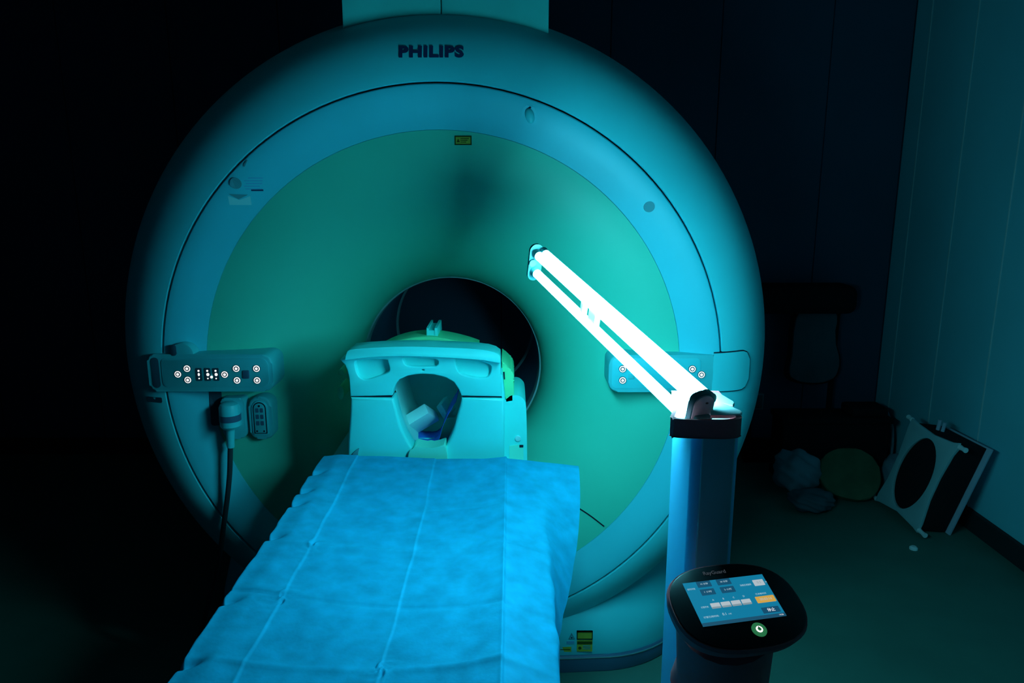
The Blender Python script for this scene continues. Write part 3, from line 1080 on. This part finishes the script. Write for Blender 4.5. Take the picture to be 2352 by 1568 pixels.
# knobs on the left side
for (px, py, rx, rz) in ((786, 853, 0.010, 0.010), (784, 900, 0.010, 0.021)):
    c = at(px, py, -0.10)
    prism('side_knob', disc(c.x, c.z, rx, 16, rz), -0.11, -0.02, 'coil_yellow', coil, 0.003)
c = at(815, 1052, YC)
prism('cable_guide', T([(804, 1060), (811, 1040), (821, 1031), (825, 1030), (822, 1042), (822, 1064)], YC - 0.004), YC - 0.006, YC + 0.01, 'mid_ink', coil, 0.001)

# things lying in the coil
mx = Matrix.Translation((0.0, -0.03, 0.907)) @ Matrix.Rotation(math.radians(-38), 4, 'Y') @ Matrix.Rotation(math.radians(25), 4, 'X') @ Matrix.Rotation(math.radians(20), 4, 'Z')
c = at(965, 968, -0.07)
mx = Matrix.Translation((c.x, -0.04, c.z)) @ Matrix.Rotation(math.radians(-32), 4, 'Y') @ Matrix.Rotation(math.radians(-40), 4, 'X')
bm = bmesh.new()
add_box(bm, (0, 0, 0), (0.080, 0.08, 0.036), 0.004, 2, mx)
tag(bmo('foam_pad', bm, 'foam', None, 'auto'), 'grey foam block tilted inside the head coil opening', 'foam pad')
c = at(1022, 945, -0.02)
mx = Matrix.Translation((c.x, 0.02, c.z)) @ Matrix.Rotation(math.radians(60), 4, 'Y') @ Matrix.Rotation(math.radians(15), 4, 'X')
bm = bmesh.new()
add_box(bm, (0, 0, 0), (0.05, 0.07, 0.022), 0.005, 2, mx)
tag(bmo('foam_wedge', bm, 'foam', None, 'auto'), 'small foam wedge against the right wall inside the head coil', 'foam pad')


def cloth_strip(name, path, width_dir, w, m, label, amp=0.004):
    pts = spline(path, 6)
    v, f = [], []
    nw = 8
    for i, p in enumerate(pts):
        for k in range(nw + 1):
            t = k / nw - 0.5
            q = p + Vector(width_dir) * (w * t)
            q.z += amp * math.sin(i * 0.9 + k * 1.3) + amp * 0.6 * math.sin(i * 2.1 - k * 0.7)
            v.append(q)
    for i in range(len(pts) - 1):
        for k in range(nw):
            a = i * (nw + 1) + k
            f.append((a, a + 1, a + nw + 2, a + nw + 1))
    n0 = len(v)
    v2 = [q + Vector((0, 0, -0.003)) for q in v]
    f2 = [tuple(n0 + j for j in ff[::-1]) for ff in f]
    nr = len(pts)
    edge = [(i * (nw + 1), (i + 1) * (nw + 1)) for i in range(nr - 1)] + [((i + 1) * (nw + 1) + nw, i * (nw + 1) + nw) for i in range(nr - 1)]
    edge += [(k + 1, k) for k in range(nw)] + [((nr - 1) * (nw + 1) + k, (nr - 1) * (nw + 1) + k + 1) for k in range(nw)]
    f3 = [(a, b, b + n0, a + n0) for a, b in edge]
    return tag(pyd(name, v + v2, f + f2 + f3, m, None, True), label, 'cloth')


pth = [at(q[0], q[1], -0.07) for q in ((926, 968), (935, 988), (953, 1002), (978, 1008), (1002, 1004), (1014, 988), (1020, 966), (1030, 942), (1042, 920), (1052, 904))]
cloth_strip('blue_cloth', pth, (0, 1, 0), 0.14, 'navy_cloth', 'dark blue crumpled cloth lining the bottom of the head coil', 0.0007)

# ------------------------------------------------------------------ UV lamp on its post, with touch-screen pod
YAW = 0.0
PB = Vector((0.541, -1.003, 0))
KS = 0.66            # size of the lamp's fittings against the first draft, in its own frames
RM = Matrix.Translation(PB) @ Matrix.Rotation(YAW, 4, 'Z')
lamp = thing('uv_lamp', 'ultraviolet disinfection lamp with glowing tubes on a blue post with touch screen', 'lamp', PB)


def rob(o_pts):
    return [RM @ Vector(p) for p in o_pts]


def rob_prism_v(name, outline_xy, z0, z1, m, bevel=0.0, parent=lamp, segs=2, taper=None):
    """vertical prism in the lamp's own frame"""
    bm = bmesh.new()
    a = [bm.verts.new((x, y, z0)) for x, y in outline_xy]
    tp = taper or 1.0
    b = [bm.verts.new((x * tp, y * tp, z1)) for x, y in outline_xy]
    bm.faces.new(a[::-1])
    tf = bm.faces.new(b)
    n = len(a)
    for k in range(n):
        bm.faces.new((a[k], a[(k + 1) % n], b[(k + 1) % n], b[k]))
    if bevel:
        bmesh.ops.bevel(bm, geom=list(tf.edges), offset=bevel, segments=segs, affect='EDGES', profile=0.5)
    bm.transform(RM)
    return bmo(name, bm, m, parent, 'auto')


HW, HD = 0.0382, 0.0759
rob_prism_v('post', rrect(-HW, -HD, HW, HD, (0.017, 0.017, 0.008, 0.008), 6), 0.22, 1.2205, 'post')
rob_prism_v('front_panel', rrect(-HW + 0.014, -HD - 0.002, HW - 0.009, -HD + 0.015, 0.003, 3), 0.24, 1.2175, 'post_front')
# red rim around the open top
yf_ = -HD - 0.006
xl_ = at(1543, 968, PB.y + yf_).x - PB.x
xr_ = at(1707, 968, PB.y + yf_).x - PB.x
ro = spl2([(-HW - 0.003, HD + 0.003), (-HW - 0.006, 0.02), (xl_ + 0.003, yf_ + 0.018), (xl_, yf_ + 0.010)], 4)[:-1] + spl2([(xl_, yf_ + 0.010), (xl_ + 0.012, yf_), (0.0, yf_ - 0.006), (xr_ - 0.012, yf_ - 0.002), (xr_, yf_ + 0.008)], 4) + [(HW + 0.003, HD + 0.003)]
cxr, cyr = sum(p[0] for p in ro) / len(ro), sum(p[1] for p in ro) / len(ro)
ri = [(cxr + (x - cxr) * 0.90, cyr + (y - cyr) * 0.94) for x, y in ro]
curve_prism('top_rim', [ro, ri], 0.031, 'red_plastic', lamp, 0.0012, RM @ Matrix.Translation((0, 0, 1.231)))
rob_prism_v('tray', ri, 1.2186, 1.231, 'white_paint')
# white notched shelf on top of the post
sh = []
for q in ((1632, 953), (1634, 906), (1641, 899), (1662, 908), (1684, 921), (1687, 925), (1683, 929), (1660, 925), (1682, 934), (1701, 942), (1705, 946), (1700, 950), (1670, 953)):
    d_ = at(q[0], q[1], 1.0) - CAM
    p_ = CAM + d_ * ((1.2491 - CAM.z) / d_.z)
    sh.append((p_.x, p_.y))
curve_prism('notched_shelf', [sh], 0.006, 'white_paint', lamp, 0.001, Matrix.Translation((0, 0, 1.2463)))

# lamp head: three tubes between end plates
N_ = Vector((0.5195, -1.0495, 1.2385))
F_ = Vector((0.270, -0.397, 1.4215))
ax = (F_ - N_).normalized()
vv = (Vector((0, 0, 1)) - ax * ax.z).normalized()
uu = vv.cross(ax).normalized()
if uu.x < 0:
    uu = -uu
LM = Matrix((( uu.x, ax.x, vv.x, 0), (uu.y, ax.y, vv.y, 0), (uu.z, ax.z, vv.z, 0), (0, 0, 0, 1)))   # local x=u, y=along, z=v
LN = Matrix.Translation(N_) @ LM @ Matrix.Scale(KS, 4)
LF = Matrix.Translation(F_) @ LM @ Matrix.Scale(KS * 1.12, 4)
LEN = (F_ - N_).length / KS


def stadium(w, h, n=10):
    return rrect(-w / 2, -h / 2, w / 2, h / 2, w / 2 - 0.0005, n)


ep = prism('end_plate', stadium(0.056, 0.125), -0.006, 0.004, 'plate', lamp, 0.001, 2, LN)
prism('plate_rim', stadium(0.064, 0.133), -0.002, 0.016, 'tube_socket', lamp, 0.003, 2, LN)
for (x, z) in ((0.006, 0.042), (0.002, 0.006), (0.014, -0.010)):
    prism('screw', rrect(x - 0.0035, z - 0.002, x + 0.0035, z + 0.002, 0.001, 1), -0.0075, -0.004, 'screw', ep, 0, 2, LN)
prism('plate_label', [(-0.024, -0.05), (0.024, -0.05), (0.022, -0.026), (-0.012, -0.016), (-0.022, -0.03)], -0.0072, -0.004, 'tube_socket', ep, 0, 2, LN)
prism('end_plate', stadium(0.046, 0.125), -0.004, 0.006, 'tube_socket', lamp, 0.001, 2, LF)
# rivets on the far plate, seen from inside
bm = bmesh.new()
add_tube(bm, [LF @ Vector((-0.012, -0.012, 0.0)), LF @ Vector((-0.012, 0.0, 0.0))], 0.009, 14)
bmo('cable_gland', bm, 'tube_socket', lamp, 'auto')
TUBES = ((0.0, 0.034), (0.026, 0.040), (0.0, -0.034))
for (x, z) in TUBES:
    tube('glowing_tube', [LN @ Vector((x, 0.030, z)), LN @ Vector((x, LEN - 0.026, z))], 0.0104, 'uv_tube', lamp, 20)
    tube('tube_socket', [LN @ Vector((x, 0.010, z)), LN @ Vector((x, 0.034, z))], [0.0126, 0.0112], 'tube_socket', lamp, 18)
    tube('tube_socket', [LN @ Vector((x, LEN - 0.030, z)), LN @ Vector((x, LEN - 0.004, z))], [0.0112, 0.0126], 'tube_socket', lamp, 18)
# middle bracket joining the tubes
mb = None
for (y0, y1) in ((LEN * 0.612, LEN * 0.626), (LEN * 0.53, LEN * 0.572)):
    bm = bmesh.new()
    add_box(bm, (0.004, (y0 + y1) / 2, 0.003), (0.020, y1 - y0, 0.066), 0.001, 1)
    bm.transform(LN)
    o = bmo('tube_bracket', bm, 'white_paint', lamp, 'auto')
# pivot block in the tray
rob_prism_v('pivot_block', rrect(-0.034, -0.066, -0.006, -0.024, 0.004, 3), 1.228, 1.244, 'tube_socket', 0.003)

# base on the floor
rob_prism_v('base', rrect(-0.22, -0.40, 0.22, 0.20, 0.08, 6), 0.06, 0.24, 'robot_base', 0.02)
for sx in (-0.15, 0.15):
    for sy in (-0.33, 0.13):
        bm = bmesh.new()
        add_tube(bm, [(sx - 0.015, sy, 0.035), (sx + 0.015, sy, 0.035)], 0.035, 16)
        bm.transform(RM)
        bmo('caster', bm, 'rubber', lamp, 'auto')

# touch-screen pod
SC = Vector((0.539, -1.217, 1.011))
SM = Matrix.Translation(SC) @ Matrix.Rotation(math.radians(13.37), 4, 'Z') @ Matrix.Rotation(math.radians(0.9), 4, 'Y') @ Matrix.Rotation(math.radians(22.1), 4, 'X') @ Matrix.Scale(KS, 4)


def sq(a, b, n=48, p=2.6, cx=0.0, cy=0.0):
    """superellipse outline"""
    o = []
    for k in range(n):
        t = 2 * PI * k / n
        c, s = math.cos(t), math.sin(t)
        o.append((cx + a * abs(c) ** (2 / p) * (1 if c > 0 else -1), cy + b * abs(s) ** (2 / p) * (1 if s > 0 else -1)))
    return o


def pod_loft(name, layers, m, parent, cap_top=True, cap_bot=True):
    v, f = [], []
    n = len(layers[0][0])
    for o, z in layers:
        v += [SM @ Vector((x, y, z)) for x, y in o]
    for i in range(len(layers) - 1):
        for k in range(n):
            f.append((i * n + k, i * n + (k + 1) % n, (i + 1) * n + (k + 1) % n, (i + 1) * n + k))
    if cap_bot:
        f.append(tuple(range(n))[::-1])
    if cap_top:
        f.append(tuple(range((len(layers) - 1) * n, len(layers) * n)))
    o = pyd(name, v, f, m, parent)
    for p in o.data.polygons:
        p.use_smooth = True
    o.data.set_sharp_from_angle(angle=math.radians(30))
    return o


PCY = -0.012
pod_loft('console_shell', [(sq(0.10, 0.06, cx=0.004, cy=PCY), -0.075), (sq(0.130, 0.085, cx=0.004, cy=PCY), -0.055), (sq(0.150, 0.106, cx=0.004, cy=PCY), -0.030), (sq(0.1555, 0.1125, cx=0.004, cy=PCY), -0.008), (sq(0.153, 0.110, cx=0.004, cy=PCY), 0.0)], 'red_plastic', lamp)
gl = pod_loft('console_glass', [(sq(0.150, 0.107, cx=0.004, cy=PCY), -0.004), (sq(0.150, 0.107, cx=0.004, cy=PCY), 0.002), (sq(0.148, 0.105, cx=0.004, cy=PCY), 0.003)], 'black_glass', lamp)
# neck from pod back to post
bm = bmesh.new()
add_tube(bm, [SM @ Vector((0.0, 0.0, -0.07)), PB + Vector((0.012, -0.14, 0.84)), PB + Vector((0.0, -0.03, 0.74))], [0.073, 0.073, 0.045], 20)
bmo('console_neck', bm, 'red_plastic', lamp, 'auto')
# lower apron in front of the post
rob_prism_v('base_apron', rrect(-0.08, -0.26, 0.14, 0.0, 0.05, 5), 0.22, 0.72, 'red_plastic', 0.03, lamp, 3, 0.9)

HS = 0.2 / 1.78


def scr(name, outline, z, m, parent):
    bm = bmesh.new()
    a = [bm.verts.new((x, y, z)) for x, y in outline]
    b = [bm.verts.new((x, y, 0.0025)) for x, y in outline]
    bm.faces.new(a)
    n = len(a)
    for k in range(n):
        bm.faces.new((a[k], b[k], b[(k + 1) % n], a[(k + 1) % n]))
    bm.transform(SM)
    return bmo(name, bm, m, parent, False)


def scr_text(name, body, cx, cy, h, m, parent, z=0.0052, bold=0.0, w=None):
    me = text_mesh(body, h, bold, 0, 1.0, w)
    me.transform(SM @ Matrix.Translation((cx, cy, z)))
    me.name = name
    return link(name, me, m, parent)


def uv(u, v):
    """screen fraction, v down from the top -> pod coordinates"""
    return (-0.1 + 0.2 * u, HS / 2 - HS * v)


screen = scr('touch_screen', rrect(-0.1, -HS / 2, 0.1, HS / 2, 0, 1), 0.0036, 'scr_bg', lamp)
screen['label'] = 'lit blue touch screen'


def ub(name, u0, v0, u1, v1, m, z=0.0044):
    a, b = uv(u0, v1), uv(u1, v0)
    return scr(name, rrect(a[0], a[1], b[0], b[1], 0.0008, 1), z, m, screen)


ub('task_bar', 0.0, 0.93, 1.0, 1.0, 'scr_bar')
for (u, v, tx) in ((0.245, 0.075, '15 分钟'), (0.49, 0.075, '30 分钟'), (0.245, 0.265, '1 小时'), (0.49, 0.265, '2 小时')):
    ub('screen_button', u - 0.085, v - 0.07, u + 0.085, v + 0.07, 'scr_btn')
    scr_text('button_text', tx, *uv(u, v), 0.0052, 'scr_text', screen, w=0.018)
scr_text('screen_text', '定时开始', *uv(0.065, 0.165), 0.0048, 'scr_text', screen, w=0.019)
scr_text('screen_text', '消毒区域面积', *uv(0.725, 0.215), 0.0048, 'scr_text', screen, w=0.028)
ub('screen_field', 0.835, 0.12, 0.965, 0.26, 'scr_white')
scr_text('field_text', '0.5', *uv(0.90, 0.19), 0.006, 'scr_grey', screen)
scr_text('screen_text', '小时', *uv(0.985, 0.20), 0.0044, 'scr_text', screen, w=0.005)
scr_text('screen_text', '已消毒时间', *uv(0.845, 0.455), 0.0046, 'scr_text', screen, w=0.026)
ub('timer_field', 0.755, 0.51, 0.985, 0.655, 'scr_orange')
scr_text('field_text', '00:03:14', *uv(0.87, 0.583), 0.006, 'scr_white', screen)
for k, n_s in enumerate(('A', 'B', 'C', 'D')):
    u = 0.255 + 0.125 * k
    ub('screen_field', u - 0.055, 0.53, u + 0.055, 0.635, 'scr_white')
    ub('field_shade', u - 0.055, 0.615, u + 0.055, 0.65, 'scr_grey', 0.0046)
    scr_text('field_text', n_s, *uv(u, 0.465), 0.0042, 'scr_text', screen)
scr_text('screen_text', '灯管开关', *uv(0.12, 0.60), 0.0046, 'scr_text', screen, w=0.018)
scr_text('screen_text', '灯管已用时间:', *uv(0.14, 0.82), 0.0048, 'scr_text', screen, w=0.036)
scr_text('screen_text', '0.1', *uv(0.30, 0.80), 0.0062, 'scr_text', screen)
scr_text('screen_text', '小时', *uv(0.365, 0.81), 0.0038, 'scr_text', screen)
ub('stop_button', 0.755, 0.765, 0.965, 0.895, 'scr_btn')
scr_text('button_text', '停止', *uv(0.86, 0.83), 0.009, 'scr_bright', screen, bold=0.01)
scr_text('screen_text', '14:36', *uv(0.945, 0.968), 0.0036, 'scr_bright', screen)
lg = scr_text('console_lettering', 'RayGuard', -0.012, 0.0745, 0.0125, 'logo', lamp, 0.0038, 0.012, 0.056)
# power button
pbm = Vector((0.020, -0.0805))
pw = scr('power_button', disc(pbm.x, pbm.y, 0.0165, 28), 0.0055, 'led_green', lamp)
scr('button_glow', disc(pbm.x, pbm.y, 0.0075, 20), 0.0066, 'led_white', pw)
scr('power_mark', disc(pbm.x, pbm.y, 0.0042, 16), 0.0072, 'led_green', pw)
scr('power_mark', rrect(pbm.x - 0.0008, pbm.y, pbm.x + 0.0008, pbm.y + 0.006, 0, 1), 0.0076, 'rubber', pw)

# ------------------------------------------------------------------ things on the floor by the right wall
# leaning frame: two boards with a dark padded core
A_, B_ = Vector((2.088, 1.354, 0.0)), Vector((2.111, 0.996, 0.0))
up_ = Vector((0.071, -0.122, 0.481))
ex = (B_ - A_).normalized()
ey = (up_ - ex * up_.dot(ex)).normalized()
ez = ex.cross(ey).normalized()        # points to the wall or away
if ez.x < 0:
    ez = -ez
fw_ = (B_ - A_).length
fh_ = up_.length
frame = thing('coil_frame', 'white board frame with an oval hole leaning against the right wall', 'frame', (2.15, 1.15, 0.0))


def fp(u, v, w=0.0):
    """point on the leaning frame: u across, v up, w into the thickness"""
    return A_ + (B_ - A_) * u + up_ * v + ez * w


FMX = Matrix(((ex.x, ey.x, ez.x, A_.x), (ex.y, ey.y, ez.y, A_.y), (ex.z, ey.z, ez.z, A_.z), (0, 0, 0, 1)))
sk = up_.dot(ex)


def L2(u, v):
    return (u * fw_ + v * sk, v * up_.dot(ey))


outl = [L2(*q) for q in ((0.0, 0.0), (0.10, 0.02), (0.5, 0.055), (0.90, 0.02), (1.0, 0.0), (1.0, 0.10), (0.94, 0.35), (0.93, 0.6), (0.96, 0.86), (1.0, 0.95), (0.97, 1.0), (0.86, 0.975), (0.5, 0.955), (0.14, 0.98), (0.0, 1.0), (0.0, 0.9), (0.05, 0.6), (0.05, 0.3), (0.0, 0.1))]
hole = [L2(0.48 + 0.335 * math.cos(2 * PI * k / 40), 0.50 + 0.40 * math.sin(2 * PI * k / 40)) for k in range(40)]
FMX = Matrix.Translation((0, 0, 0.012)) @ FMX
curve_prism('oval_board', [outl, hole], 0.014, 'grey_board', frame, 0.002, FMX)
core = [L2(*q) for q in ((0.04, 0.03), (0.97, 0.03), (0.95, 0.97), (0.06, 0.97))]
hole2 = [L2(0.48 + 0.33 * math.cos(2 * PI * k / 24), 0.50 + 0.395 * math.sin(2 * PI * k / 24)) for k in range(24)]
curve_prism('padded_core', [core], 0.13, 'black_fabric', frame, 0.004, FMX @ Matrix.Translation((0.0, 0, 0.074)))
outb = [L2(*q) for q in ((0.02, 0.02), (0.985, 0.02), (0.965, 0.98), (0.02, 0.98))]
curve_prism('back_board', [outb], 0.010, 'pale_lilac', frame, 0.002, FMX @ Matrix.Translation((0.02, 0, 0.146)))
for (u, v, du, dv) in ((0.0, 0.985, -0.10, 0.01), (1.0, 0.965, 0.11, 0.0), (0.0, 0.02, -0.11, 0.015), (1.0, 0.03, 0.14, -0.005)):
    a, b = L2(u, v), L2(u + du, v + dv)
    bm = bmesh.new()
    add_tube(bm, [(a[0], a[1], 0.0), ((a[0] + b[0]) / 2, (a[1] + b[1]) / 2, 0.0), (b[0], b[1], 0.0)], [0.012, 0.009, 0.012], 10)
    bm.transform(FMX)
    bmo('corner_pin', bm, 'white_paint', frame, 'auto')
a = L2(0.30, 1.0)
bm = bmesh.new()
add_tube(bm, [(a[0], a[1] - 0.02, 0.06), (a[0], a[1] + 0.035, 0.06)], 0.009, 8)
add_tube(bm, [(a[0] + 0.02, a[1] - 0.02, 0.07), (a[0] + 0.022, a[1] + 0.03, 0.07)], 0.008, 8)
bm.transform(FMX)
bmo('top_clip', bm, 'pale_lilac', frame, 'auto')

# small cap lying on the floor
bm = bmesh.new()
add_tube(bm, [(2.02, 0.86, 0.0), (2.02, 0.86, 0.008), (2.02, 0.86, 0.014)], [0.018, 0.018, 0.011], 16)
tag(bmo('bottle_cap', bm, 'white_paint', None, 'auto'), 'small white cap lying on the floor in front of the oval frame', 'cap')


# pile of pads and a bag on the floor
def blob(name, c, s, m, label, cat, rot=0.0, tilt=0.0, p=2.6, nz=0.08, seed=0):
    bm = bmesh.new()
    bmesh.ops.create_icosphere(bm, subdivisions=4, radius=1.0)
    for v in bm.verts:
        d = v.co.normalized()
        k = (abs(d.x) ** p + abs(d.y) ** p + abs(d.z) ** p) ** (-1 / p)
        v.co = d * k * (1 + nz * math.sin(5 * d.x + seed) * math.sin(6 * d.y + 2 * seed) + nz * 0.5 * math.sin(13 * d.z + 9 * d.x + seed))
    bm.transform(Matrix.Translation(c) @ Matrix.Rotation(rot, 4, 'Z') @ Matrix.Rotation(tilt, 4, 'Y') @ Matrix.Diagonal((s[0], s[1], s[2], 1)))
    lo = min(v.co.z for v in bm.verts)
    if lo < 0.001:
        for v in bm.verts:
            v.co.z += 0.001 - lo
    return tag(bmo(name, bm, m, None, True), label, cat)


blob('pale_cushion', (1.710, 1.47, 0.115), (0.105, 0.10, 0.11), 'pale_pad', 'pale crumpled cushion on the floor at the left of the green pad', 'cushion', 0.3, 0.0, 2.6, 0.10, 1)
bm = bmesh.new()
gp = spl2c([(-0.17, 0.02), (-0.13, -0.10), (-0.02, -0.145), (0.10, -0.13), (0.16, -0.02), (0.12, 0.11), (0.0, 0.15), (-0.11, 0.11)], 4)
add_prism(bm, gp, -0.022, 0.022, 0.010, 3)
for q in ((0.03, 0.02), (-0.02, -0.03)):
    bmesh.ops.create_cone(bm, cap_ends=True, segments=10, radius1=0.007, radius2=0.007, depth=0.004, matrix=Matrix.Translation((q[0], -0.023, q[1])) @ Matrix.Rotation(PI / 2, 4, 'X'))
bm.transform(Matrix.Translation((1.975, 1.43, 0.125)) @ Matrix.Scale(0.93, 4) @ Matrix.Rotation(math.radians(-14), 4, 'Z') @ Matrix.Rotation(math.radians(-38), 4, 'X'))
gpo = bmo('green_pad', bm, 'green_pad', None, 'auto')
tag(gpo, 'dull green foam pad with two small holes leaning in the floor pile', 'pad')
blob('white_cushion', (2.245, 1.475, 0.10), (0.075, 0.085, 0.10), 'pale_pad', 'pale cushion wedged between the green pad and the oval frame', 'cushion', -0.4, 0.1, 2.8, 0.06, 3)
blob('grey_bag', (1.72, 1.27, 0.05), (0.11, 0.085, 0.05), 'grey_cloth', 'grey slack bag lying lowest in front of the pale cushion', 'bag', 0.2, 0.0, 2.3, 0.12, 5)

# dark low box behind the pile
cb = thing('dark_box', 'black low storage box behind the pile of pads', 'box', (1.97, 1.70, 0))
box('box_body', (1.97, 1.70, 0.17), (0.58, 0.18, 0.34), 'black_fabric', cb, 0.008)
box('box_lid', (1.97, 1.70, 0.355), (0.60, 0.20, 0.03), 'black_fabric', cb, 0.006)
box('box_bump', (2.15, 1.70, 0.395), (0.20, 0.15, 0.05), 'black_fabric', cb, 0.015)

# bent pale tube between box and frame
tag(tube('bent_tube', spline([(2.315, 1.70, 0.010), (2.325, 1.70, 0.14), (2.325, 1.71, 0.24), (2.315, 1.72, 0.31), (2.29, 1.73, 0.37)], 6), 0.010, 'pale_pad', None, 10), 'thin pale bent tube standing between the dark box and the oval frame', 'tube')

# trolley against the back wall: dark padded top, hanging pale sheet on a frame
tr = thing('equipment_trolley', 'dark trolley with a thick black top and pale hanging panel by the back wall', 'trolley', (1.83, 1.93, 0))
box('trolley_top', (1.81, 1.935, 0.975), (0.64, 0.21, 0.160), 'black_fabric', tr, 0.05, 4)
for x in (1.60, 2.06):
    tube('trolley_leg', [(x, 1.94, 0.035), (x, 1.94, 0.94)], 0.016, 'black_fabric', tr, 10)
hp = spl2c([(-0.105, 0.20), (0.095, 0.20), (0.105, 0.05), (0.145, -0.09), (0.12, -0.19), (0.0, -0.215), (-0.125, -0.18), (-0.125, -0.05)], 4)
prism('hanging_panel', [(1.935 + x, 0.705 + z) for x, z in hp], 1.90, 1.92, 'grey_cloth', tr, 0.005)
rimo = [(1.935 + x * 1.13, 0.705 + z * 1.08) for x, z in hp]
prism('panel_frame', rimo, 1.925, 1.94, 'black_fabric', tr, 0.003)
box('trolley_foot', (1.83, 1.94, 0.02), (0.50, 0.06, 0.035), 'black_fabric', tr, 0.008)
# wall outlet strip near the scanner's right edge
ow = thing('wall_box', 'small pale cable box on the back wall beside the right edge of the scanner', 'box', (1.66, BY - 0.05, 0.30))
box('box_case', (1.66, BY - 0.03, 0.34), (0.10, 0.03, 0.10), 'pale_pad', ow, 0.004)
box('box_cover', (1.66, BY - 0.047, 0.34), (0.08, 0.008, 0.08), 'grey_cloth', ow, 0.002)
